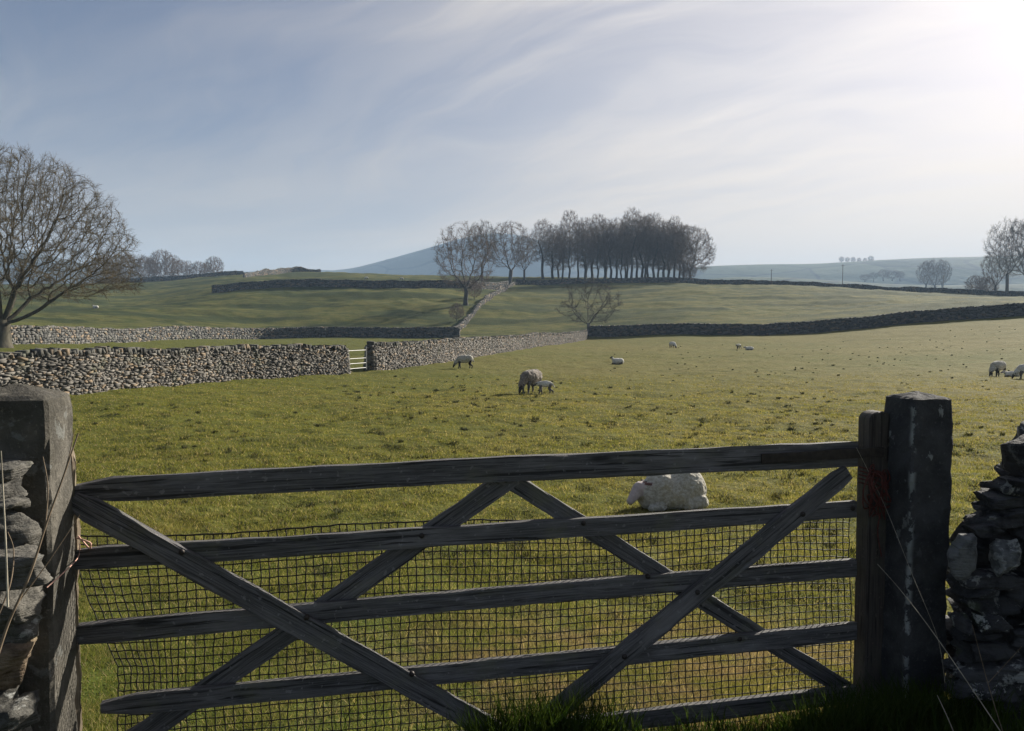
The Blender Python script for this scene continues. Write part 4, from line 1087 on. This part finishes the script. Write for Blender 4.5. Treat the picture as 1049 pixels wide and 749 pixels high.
# ------------------------------------------------------------------ twine and dead stalks
MT = make_plain('red_twine', (0.085, 0.024, 0.018), 0.8, 0.3, 60); MT2 = make_plain('pink_twine', (0.50, 0.30, 0.24), 0.8)
MS = make_plain('dry_stalk', (0.16, 0.12, 0.08), 0.85); MS2 = make_plain('pale_stalk', (0.30, 0.27, 0.21), 0.85)
def spline(pts, n=10):
    P = [Vector(p) for p in pts]; out = []
    for i in range(len(P) - 1):
        p0 = P[max(i - 1, 0)]; p1 = P[i]; p2 = P[i + 1]; p3 = P[min(i + 2, len(P) - 1)]
        for k in range(n):
            t = k / n; out.append(0.5 * ((2 * p1) + (p2 - p0) * t + (2 * p0 - 5 * p1 + 4 * p2 - p3) * t * t + (3 * p1 - p0 - 3 * p2 + p3) * t ** 3))
    out.append(P[-1]); return np.array([tuple(p) for p in out])
def twine():
    A = Acc(); rg = random.Random(3)
    for k in range(7):
        pts = []
        for q in range(9):
            a = q / 8 * 6.28 * 1.05 + k; px = 898 + 9 * math.cos(a + k) + rg.uniform(-6, 6); py = 503 + 19 * math.sin(a) + rg.uniform(-9, 9)
            pts.append(gp(px, py, .05 + .012 * k / 2 + .025 * math.cos(a * 2)))
        V, Fq = tube(spline(pts, 6), .0032, 5); A.add(V, Fq)
    for k in range(5):
        pts = [gp(880, 478 + 4 * k, .05), gp(893, 482 + 4 * k, .062), gp(906, 486 + 5 * k, .05), gp(913, 492 + 5 * k, .02)]
        V, Fq = tube(spline(pts, 5), .003, 5); A.add(V, Fq)
    V, Fq = tube(spline([gp(902, 525, .06), gp(899, 545, .06), gp(903, 570, .055)], 6), .0028, 5); A.add(V, Fq)
    o = A.build('baler_twine', MT); tag(o, 'tangle of red baler twine tying the stile to the right gatepost', 'twine')
    A = Acc()
    V, Fq = tube(spline([at(48, 602, 2.5), at(66, 586, 2.6), gp(80, 571, .03), gp(82, 557, .03)], 6), .002, 5); A.add(V, Fq)
    V, Fq = tube(spline([gp(78, 551, .03), gp(88, 554, .035), gp(93, 557, .03), gp(92, 562, .03), gp(86, 556, .034), gp(80, 549, .03)], 6), .003, 5); A.add(V, Fq)
    o = A.build('baler_twine', MT2); tag(o, 'pale pink length of twine round the left gatepost batten', 'twine')
twine()
def stalk(label, lines, mat, group=None, name='dead_stalk'):
    A = Acc()
    for pts, r in lines:
        P = spline(pts, 8); V, Fq = tube(P, np.linspace(r, r * .45, len(P)), 5); A.add(V, Fq)
    o = A.build(name, mat); tag(o, label, 'plant stem', group); return o
stalk('brown forked bramble stem rising in front of the left gatepost', [
    ([at(-8, 690, 2.15), at(8, 640, 2.18), at(30, 590, 2.22), at(48, 535, 2.25), at(66, 485, 2.28), at(80, 444, 2.3)], .0045),
    ([at(46, 542, 2.25), at(49, 500, 2.28), at(44, 468, 2.3)], .0025), ([at(66, 485, 2.28), at(72, 462, 2.3), at(76, 440, 2.3)], .002),
    ([at(18, 618, 2.2), at(50, 575, 2.25), at(82, 527, 2.3)], .002)], MS)
stalk('thin pale upright dead stem in front of the left slabs', [([at(8, 622, 2.1), at(6, 560, 2.12), at(3, 500, 2.15), at(1, 462, 2.15)], .003)], MS2)
stalk('short twig curving over the lower left slabs', [([at(-6, 640, 2.1), at(10, 600, 2.15), at(14, 565, 2.2), at(8, 545, 2.2)], .0025)], MS)
stalk('long thin stem slanting across the foot of the right gatepost', [([at(1032, 760, 2.75), at(985, 690, 2.85), at(950, 640, 2.95), at(922, 604, 3.05), at(899, 578, 3.15)], .0018)], MS2)
stalk('thin strand hanging from the top hinge down past the right gatepost', [([gp(877, 458, .07), gp(905, 515, .10), at(935, 590, 3.1), at(960, 652, 3.0), at(968, 700, 2.95)], .0011)], MS2)
stalk('dead stem leaning against the lower right slabs', [([at(1028, 752, 2.9), at(1012, 700, 2.95), at(996, 640, 3.0)], .002), ([at(1012, 700, 2.95), at(1038, 672, 2.95), at(1047, 662, 2.95)], .0014)], MS)
stalk('short bent stem in the shaded grass at lower right', [([at(985, 770, 2.6), at(972, 738, 2.65), at(960, 712, 2.7)], .002)], MS2)

# ------------------------------------------------------------------ small metal gate across the field
def metal_gate():
    m = make_plain('galvanised', (0.30, 0.30, 0.29), 0.5, 0.15, 5, 0.5, 0.3)
    a = on(351.5, 35.0); b_ = on(375, 36.6); root = empty('metal_gate', a); tag(root, 'small pale galvanised bar gate in the gap of the far stone wall', 'gate')
    d = b_ - a; d.z = 0
    for i, z in enumerate((.18, .40, .62, .98)):
        V, Fq = tube([(0, 0, z), tuple(d + Vector((0, 0, z)))], .019, 6); mesh_np('bar', V, Fq, m, root, smooth=True)
    for t in (0, 1):
        V, Fq = tube([tuple(d * t + Vector((0, 0, .1))), tuple(d * t + Vector((0, 0, 1.14)))], .028, 6); mesh_np('upright', V, Fq, m, root, smooth=True)
metal_gate()

# ------------------------------------------------------------------ sheep
def caps(p, q, r0, r1, sides=14, n=8):
    p, q = np.array(p, float), np.array(q, float); P = [p + (q - p) * t for t in np.linspace(0, 1, n)]; d = (q - p) / (np.linalg.norm(q - p) + 1e-9)
    R0 = list(np.linspace(r0, r1, n))
    pts = [p - d * r0, p - d * r0 * .8, p - d * r0 * .45] + P + [q + d * r1 * .45, q + d * r1 * .8, q + d * r1]
    rr = [r0 * .02, r0 * .6, r0 * .9] + R0 + [r1 * .9, r1 * .6, r1 * .02]
    V, Fq = tube(pts, rr, sides); k = len(pts)
    return V, [tuple(f) for f in Fq] + [tuple(range(sides)), tuple(range((k - 1) * sides, k * sides))[::-1]]
def ell(c, r, rot=0):
    bm = bmesh.new(); bmesh.ops.create_uvsphere(bm, u_segments=24, v_segments=16, radius=1)
    V = np.array([v.co[:] for v in bm.verts]) * np.array(r); Fq = [tuple(v.index for v in f.verts) for f in bm.faces]; bm.free()
    m = np.array(Matrix.Rotation(rot, 3, 'Y')); return V @ m.T + np.array(c), Fq
def wool_mat(name, a, b_, dirt):
    m, g = new_mat(name); pos = g.n('ShaderNodeTexCoord').outputs['Object']
    n = g.noise(pos, 28, 5, 0.65); c = g.mix(g.ramp(n, .35, .65), a, b_)
    c = g.mix(g.math('MULTIPLY', g.ramp(g.noise(pos, 4.5, 4, .6), .5, .68), .6), c, dirt)
    n2 = g.noise(pos, 60, 4, .6)
    finish(g, bsdf(g, c, .95, bump(g, g.math('ADD', n, g.math('MULTIPLY', n2, .5)), .9, .02), .1, **{'Sheen Weight': 0.3})); return m
W_DIRTY = wool_mat('wool_dirty', (0.28, 0.26, 0.20), (0.50, 0.475, 0.41), (0.24, 0.21, 0.10))
W_CREAM = wool_mat('wool_cream', (0.33, 0.31, 0.25), (0.50, 0.475, 0.40), (0.26, 0.225, 0.11))
W_BROWN = wool_mat('wool_brown', (0.11, 0.09, 0.07), (0.27, 0.225, 0.18), (0.09, 0.075, 0.06))
W_PALE = wool_mat('wool_pale', (0.50, 0.48, 0.42), (0.66, 0.63, 0.56), (0.40, 0.36, 0.28))
S_DARK = make_plain('dark_face', (0.025, 0.022, 0.02), .8); S_PALE = make_plain('pale_face', (0.40, 0.34, 0.32), .8, .12)
S_EAR = make_plain('pink_ear', (0.14, 0.07, 0.06), .8); S_LEG = make_plain('mottled_leg', (0.12, 0.11, 0.10), .8, .5)
def sheep_mesh(prims, wool, face, leg, vox=.02, wooly=.018, seed=0, fuzz=7):
    """prims: (V, F, role) -> ONE continuous remeshed body; role 0 wool, 1 face, 2 leg"""
    VV, FF, n, roles = [], [], 0, []
    for V, Fq, role in prims:
        VV.append(V); FF += [tuple(i + n for i in f) for f in Fq]; roles += [role] * len(V); n += len(V)
    VV = np.vstack(VV); roles = np.array(roles)
    me = bpy.data.meshes.new('tmp'); me.from_pydata([tuple(v) for v in VV], [], FF)
    bm = bmesh.new(); bm.from_mesh(me); bmesh.ops.recalc_face_normals(bm, faces=bm.faces); bm.to_mesh(me); bm.free()
    o = bpy.data.objects.new('tmp', me); COL.objects.link(o)
    md = o.modifiers.new('r', 'REMESH'); md.mode = 'VOXEL'; md.voxel_size = vox
    ms = o.modifiers.new('s', 'SMOOTH'); ms.iterations = 3; ms.factor = .5
    bpy.context.view_layer.update()
    ev = o.evaluated_get(bpy.context.evaluated_depsgraph_get()); m2 = bpy.data.meshes.new_from_object(ev)
    bpy.data.objects.remove(o)
    from mathutils.kdtree import KDTree
    kd = KDTree(len(VV)); [kd.insert(Vector(v), i) for i, v in enumerate(VV)]; kd.balance()
    # role per vertex from the closest source surface
    rv = [roles[kd.find(v.co)[1]] for v in m2.vertices]
    for v in m2.vertices:
        if rv[v.index] == 0:
            q = v.co + Vector((seed, 0, 0)); v.co += v.normal * wooly * (noise.fractal(q * fuzz * 2, 1, 2, 3) * .8 + .5 * noise.noise(q * fuzz * 6))
    for m in (wool, face, leg): m2.materials.append(m)
    for p in m2.polygons:
        p.material_index = int(np.median([rv[i] for i in p.vertices])); p.use_smooth = True
    return m2
def legs_standing(prims, h=.34, sp=.12, xf=.27, xb=-.30, th=.05, role=2, stride=.05):
    for k, (x, s) in enumerate(((xf, 1), (xf, -1), (xb, 1), (xb, -1))):
        dx = stride * (1 if k in (0, 3) else -1)
        if x > 0: ps = [(x, s * sp, h), (x + dx * .5, s * sp, h * .5), (x + dx, s * sp, .03)]
        else: ps = [(x, s * sp, h + .04), (x + .05 + dx * .3, s * sp, h * .72), (x - .04 + dx, s * sp, h * .42), (x - .02 + dx, s * sp, .03)]
        rr = np.linspace(th * 1.2, th * .5, len(ps))
        for a in range(len(ps) - 1): prims.append((*caps(ps[a], ps[a + 1], rr[a], rr[a + 1]), role))
        prims.append((*caps((ps[-1][0] - .005, s * sp, .02), (ps[-1][0] + .03, s * sp, .016), th * .55, th * .42), role))
def ears(prims, c, d, s=.05, role=1):
    for sd_ in (-1, 1): prims.append((*caps((c[0], c[1] + sd_ * .035, c[2]), (c[0] + d[0], c[1] + sd_ * (.035 + s), c[2] + d[1]), .02, .013, 8, 4), role))
def grazing(wool, face, leg, seed, fat=1.0):
    p = []
    p.append((*ell((0, 0, .49), (.40, .215 * fat, .215)), 0)); p.append((*ell((-.22, 0, .50), (.22, .20 * fat, .205)), 0)); p.append((*ell((.22, 0, .47), (.21, .185 * fat, .20)), 0))
    p.append((*caps((.30, 0, .47), (.50, 0, .27), .15, .095), 0))
    p.append((*caps((.52, 0, .24), (.60, 0, .07), .070, .036), 1)); ears(p, (.52, 0, .27), (-.01, .01), .08)
    p.append((*caps((-.42, 0, .50), (-.47, 0, .33), .04, .028), 0)); legs_standing(p, role=2)
    return sheep_mesh(p, wool, face, leg, seed=seed)
def standing(wool, face, leg, seed):
    p = []
    p.append((*ell((0, 0, .49), (.40, .20, .20)), 0)); p.append((*ell((-.2, 0, .5), (.22, .19, .19)), 0))
    p.append((*caps((.30, 0, .52), (.44, 0, .70), .12, .08), 0)); p.append((*caps((.46, 0, .74), (.60, 0, .66), .065, .036), 1)); ears(p, (.44, 0, .77), (-.02, .01), .07)
    p.append((*caps((-.42, 0, .50), (-.46, 0, .34), .04, .028), 0)); legs_standing(p); return sheep_mesh(p, wool, face, leg, seed=seed)
def lying(wool, face, leg, seed, head='up'):
    p = []
    p.append((*ell((0, 0, .19), (.40, .25, .235)), 0)); p.append((*ell((-.20, 0, .20), (.24, .25, .22)), 0)); p.append((*ell((.18, 0, .20), (.22, .21, .22)), 0))
    if head == 'up':
        p.append((*caps((.30, 0, .26), (.42, 0, .46), .12, .08), 0)); p.append((*caps((.44, 0, .50), (.57, 0, .43), .065, .036), 1)); ears(p, (.42, 0, .54), (-.02, .02), .07)
    else:
        p.append((*caps((.28, 0, .25), (.42, 0, .25), .15, .11), 0)); p.append((*caps((.47, .04, .25), (.60, .12, .13), .085, .050), 1)); p.append((*ell((.45, 0.04, .26), (.10, .085, .095)), 1)); ears(p, (.40, 0.02, .34), (-.05, .0), .075, 2)
    if head == 'low':
        p.append((*ell((.33, 0.02, .17), (.14, .17, .17)), 0)); p.append((*ell((-.02, 0, .13), (.40, .29, .16)), 0)); p.append((*ell((-.18, 0, .24), (.26, .27, .27)), 0)); p.append((*ell((.16, .0, .22), (.24, .25, .25)), 0)); p.append((*caps((.22, .2, .06), (.36, .2, .04), .06, .04), 0)); p.append((*caps((-.30, .22, .10), (-.10, .27, .06), .10, .05), 0))
        return sheep_mesh(p, wool, face, leg, vox=.015, wooly=.015, seed=seed, fuzz=6)
    for s in (-1, 1):
        p.append((*caps((.25, s * .14, .07), (.40, s * .15, .045), .05, .032), 2)); p.append((*caps((.40, s * .15, .04), (.28, s * .17, .03), .030, .022), 2))
        p.append((*caps((-.20, s * .22, .08), (-.02, s * .26, .045), .07, .03), 2))
    return sheep_mesh(p, wool, face, leg, seed=seed)
def lamb_graze(wool, face, leg, seed):
    p = []
    p.append((*ell((0, 0, .36), (.24, .10, .115)), 0)); p.append((*caps((.17, 0, .39), (.31, 0, .36), .075, .055), 0)); p.append((*caps((.33, 0, .36), (.42, 0, .29), .05, .03), 1)); ears(p, (.31, 0, .39), (-.02, .0), .05)
    p.append((*caps((-.24, 0, .38), (-.30, 0, .24), .022, .018), 0)); legs_standing(p, .28, .06, .17, -.17, .038); return sheep_mesh(p, wool, face, leg, vox=.014, wooly=.008, seed=seed, fuzz=10)
def lamb_lying(wool, face, leg, seed):
    p = [(*ell((0, 0, .10), (.26, .13, .12)), 0), (*caps((.18, 0, .14), (.27, 0, .18), .07, .05), 0), (*caps((.28, 0, .19), (.37, 0, .15), .045, .028), 1)]
    ears(p, (.27, 0, .22), (-.02, .0), .04)
    for s in (-1, 1): p.append((*caps((.12, s * .08, .04), (.25, s * .09, .03), .03, .018), 2)); p.append((*caps((-.12, s * .11, .04), (.0, s * .13, .03), .035, .018), 2))
    return sheep_mesh(p, wool, face, leg, vox=.014, wooly=.008, seed=seed, fuzz=10)
def put_sheep(me, px, d, heading, scale, label, name='sheep', cat='sheep', sink=.01):
    p = on(px, d); o = bpy.data.objects.new(name, me); COL.objects.link(o)
    o.location = (p.x, p.y, p.z - sink); o.rotation_euler = (0, 0, heading); o.scale = (scale,) * 3
    tag(o, label, cat, 'sheep and lambs on the pasture'); return o
PI = math.pi
mLie = lying(W_CREAM, S_PALE, S_EAR, 5, 'low')
big = put_sheep(mLie, 690, 9.5, PI + .18, .93, 'large dirty white sheep lying just beyond the gate, head low to the left')
for k, (x, y, z) in enumerate(((.36, -.075, .345), (.40, -.02, .36), (.37, .05, .35))):
    V, Fq = ell((x, y, z), (.016, .016, .014)); mesh_np('dark_mark', V, Fq, S_DARK, big, smooth=True)
ME_g1 = grazing(W_DIRTY, S_DARK, S_DARK, 1); ME_g2 = grazing(W_BROWN, S_DARK, S_LEG, 2, 1.08); ME_g3 = grazing(W_PALE, S_DARK, S_LEG, 3)
put_sheep(ME_g1, 476, 38.5, PI + .1, .92, 'pale sheep with black legs grazing near the right-hand end of the far wall')
put_sheep(ME_g2, 544, 24.8, PI + .95, 1.04, 'brownish ewe with black head grazing beside its small lamb')
lg = lamb_graze(W_PALE, S_LEG, S_LEG, 6)
put_sheep(lg, 559, 24.6, PI - .05, .90, 'small lamb standing at the tail of the brownish ewe', 'lamb', 'lamb')
lu = lying(W_PALE, S_DARK, S_LEG, 7, 'up')
put_sheep(lu, 633, 46, PI + .2, .82, 'pale sheep with black head lying down in mid field')
put_sheep(ME_g3, 689, 78, -PI / 2 + .5, .95, 'small far sheep grazing just in front of the dark wall')
put_sheep(lg, 757, 72, PI + .6, 1.0, 'far lamb standing in the field right of centre', 'lamb', 'lamb')
ll = lamb_lying(W_PALE, S_PALE, S_LEG, 8)
put_sheep(ll, 768, 70, PI, 1.45, 'far pale lamb lying flat right of the standing one', 'lamb', 'lamb')
put_sheep(ME_g1, 1023, 33.5, PI + .5, .95, 'grey ewe grazing near the right edge, leftmost of three')
put_sheep(ll, 1038, 33, PI - .4, 1.1, 'pale lamb resting behind the ewe near the right edge', 'lamb', 'lamb')
put_sheep(ME_g3, 1054, 31.5, PI - .3, .9, 'sheep cut off by the right edge of the photo')
put_sheep(lu, 99, 150, PI, 1.2, 'tiny white sheep lying on the left hillside beyond the second wall')
put_sheep(ME_g3, 376, 240, PI, 1.2, 'tiny sheep on the skyline field, left of a pair')
put_sheep(ME_g3, 412, 240, 0, 1.25, 'tiny sheep on the skyline field, right of a pair')

# ------------------------------------------------------------------ grass
def blades(name, xy, h, w, lean, mat, seed, zoff=0.0, segs=1):
    nr = np.random.default_rng(seed); n = len(xy)
    x, y = xy[:, 0], xy[:, 1]; z = ground_np(x, y) + zoff
    a = nr.uniform(0, 2 * math.pi, n); b = nr.uniform(0, 2 * math.pi, n); l = lean * h * nr.uniform(.2, 1.3, n)
    dx, dy = np.cos(a) * w / 2, np.sin(a) * w / 2; lx, ly = np.cos(b) * l, np.sin(b) * l
    if segs == 1:
        V = np.empty((n, 3, 3)); V[:, 0] = np.stack([x - dx, y - dy, z], -1); V[:, 1] = np.stack([x + dx, y + dy, z], -1); V[:, 2] = np.stack([x + lx, y + ly, z + h], -1)
        Fq = np.arange(n * 3).reshape(-1, 3)
    else:
        V = np.empty((n, 5, 3)); V[:, 0] = np.stack([x - dx, y - dy, z], -1); V[:, 1] = np.stack([x + dx, y + dy, z], -1)
        V[:, 2] = np.stack([x - dx * .7 + lx * .35, y - dy * .7 + ly * .35, z + h * .62], -1); V[:, 3] = np.stack([x + dx * .7 + lx * .35, y + dy * .7 + ly * .35, z + h * .62], -1)
        V[:, 4] = np.stack([x + lx, y + ly, z + h], -1)
        # triangles so that the mesh stays one array
        base = np.arange(n) * 5; Fq = np.concatenate([np.stack([base, base + 1, base + 3], -1), np.stack([base, base + 3, base + 2], -1), np.stack([base + 2, base + 3, base + 4], -1)])
    o = mesh_np(name, V.reshape(-1, 3), Fq, mat); tag(o, kind='stuff'); return o
def pasture():
    nr = np.random.default_rng(2); N = 800000
    # even in the logarithm of distance: as many blades per picture row far as near
    d = np.exp(nr.uniform(math.log(3.3), math.log(38), N)); px = nr.uniform(-60, 1110, N)
    x = (px - CX) / F * d
    cl = np.sin(x * 3.1 + 1.7 * np.sin(d * 2.3)) * np.sin(d * 2.9 + 1.1 * np.sin(x * 1.9)); cl2 = np.sin(x * 0.9 + 2.0 * np.sin(d * .7)) * np.sin(d * .8 + .5)
    cl = np.clip(fbm(x * 3.2, d * 3.2, 3) * 2.4, -1, 1); cl2 = fbm(x * .7, d * .7, 3) * 1.6
    keep = nr.uniform(0, 1, N) < (0.68 + 0.30 * cl + 0.15 * cl2) * np.clip((38 - d) / 16, 0, 1)
    # not on the lane side of the gate
    side = (x - GL.x) * GN.x + (d - GL.y) * GN.y
    keep &= side < .02
    x, d, cl, cl2 = x[keep], d[keep], cl[keep], cl2[keep]
    h = np.maximum(.010, 0.022 + .009 * cl + .006 * cl2) + nr.exponential(.008, len(x))
    h = h * np.clip(1.15 - d * .012, .7, 1.2); w = np.maximum(.0035, d * .00085) * nr.uniform(.7, 1.4, len(x))
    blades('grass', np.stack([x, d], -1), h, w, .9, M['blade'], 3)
pasture()
def tussocks():
    nr = np.random.default_rng(12); X = []; H = []; W = []
    for k in range(2800):
        d = math.exp(nr.uniform(math.log(6), math.log(85))); px = nr.uniform(-40, 1090); cx = (px - CX) / F * d
        if px < 620 and d > (20 if px < 350 else 34): continue
        if float(fbm(np.array([cx * .16]), np.array([d * .16]), 3)[0]) < nr.uniform(-.5, .35): continue
        if d > 28 and nr.random() < .5: continue
        n = int(nr.uniform(14, 40)); r = nr.uniform(.02, .085 if d < 30 else .042)
        a = nr.uniform(0, 6.28, n); rr = r * np.sqrt(nr.uniform(0, 1, n))
        X.append(np.stack([cx + np.cos(a) * rr * 1.6, d + np.sin(a) * rr], -1)); H.append(nr.uniform(.03, .075) * nr.uniform(.6, 1.2, n)); W.append(np.maximum(.006, d * .0009) * nr.uniform(.7, 1.3, n))
    blades('grass_tussocks', np.vstack(X), np.concatenate(H), np.concatenate(W), .8, M['tuss'], 13)
tussocks()
def verge():
    nr = np.random.default_rng(5)
    # lane side, long shaded grass
    N = 60000; x = nr.uniform(-2.4, 3.6, N); y = nr.uniform(1.2, 3.9, N)
    side = (x - GL.x) * GN.x + (y - GL.y) * GN.y
    k = (side > -.06); x, y = x[k], y[k]
    den = .35 + .65 * (np.sin(x * 4.3) * np.sin(y * 5.1 + 1) > -.2)
    k = nr.uniform(0, 1, len(x)) < den; x, y = x[k], y[k]
    h = .05 + nr.exponential(.035, len(x)); h += .12 * np.exp(-(((x - 2.0) / .6) ** 2 + ((y - 3.0) / .4) ** 2)) * .4
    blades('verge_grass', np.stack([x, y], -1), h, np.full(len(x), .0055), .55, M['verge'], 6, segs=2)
    # tufts standing up against the foot of the gate
    X = []; H = []
    for (px, hgt, n, rad) in ((500, .33, 240, .07), (530, .36, 420, .10), (556, .34, 380, .10), (585, .35, 380, .10), (612, .33, 260, .08), (640, .26, 200, .08), (470, .26, 160, .08), (846, .25, 260, .10), (870, .32, 420, .12), (900, .36, 520, .14), (935, .38, 520, .14), (970, .38, 520, .14), (1005, .38, 520, .14), (1040, .36, 520, .14), (700, .16, 120, .1), (200, .15, 100, .1)):
        d = 3.02 if px < 700 else 3.0; cx = (px - CX) / F * d
        if px > 840: hgt *= .72
        a = nr.uniform(0, 6.28, n); rr = rad * np.sqrt(nr.uniform(0, 1, n))
        X.append(np.stack([cx + np.cos(a) * rr * 1.3, d + np.sin(a) * rr * .8 + (px - 524) * .0006], -1)); H.append(hgt * nr.uniform(.45, 1.05, n))
    H = np.concatenate(H)
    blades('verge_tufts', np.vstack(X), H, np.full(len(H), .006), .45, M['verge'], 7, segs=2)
verge()
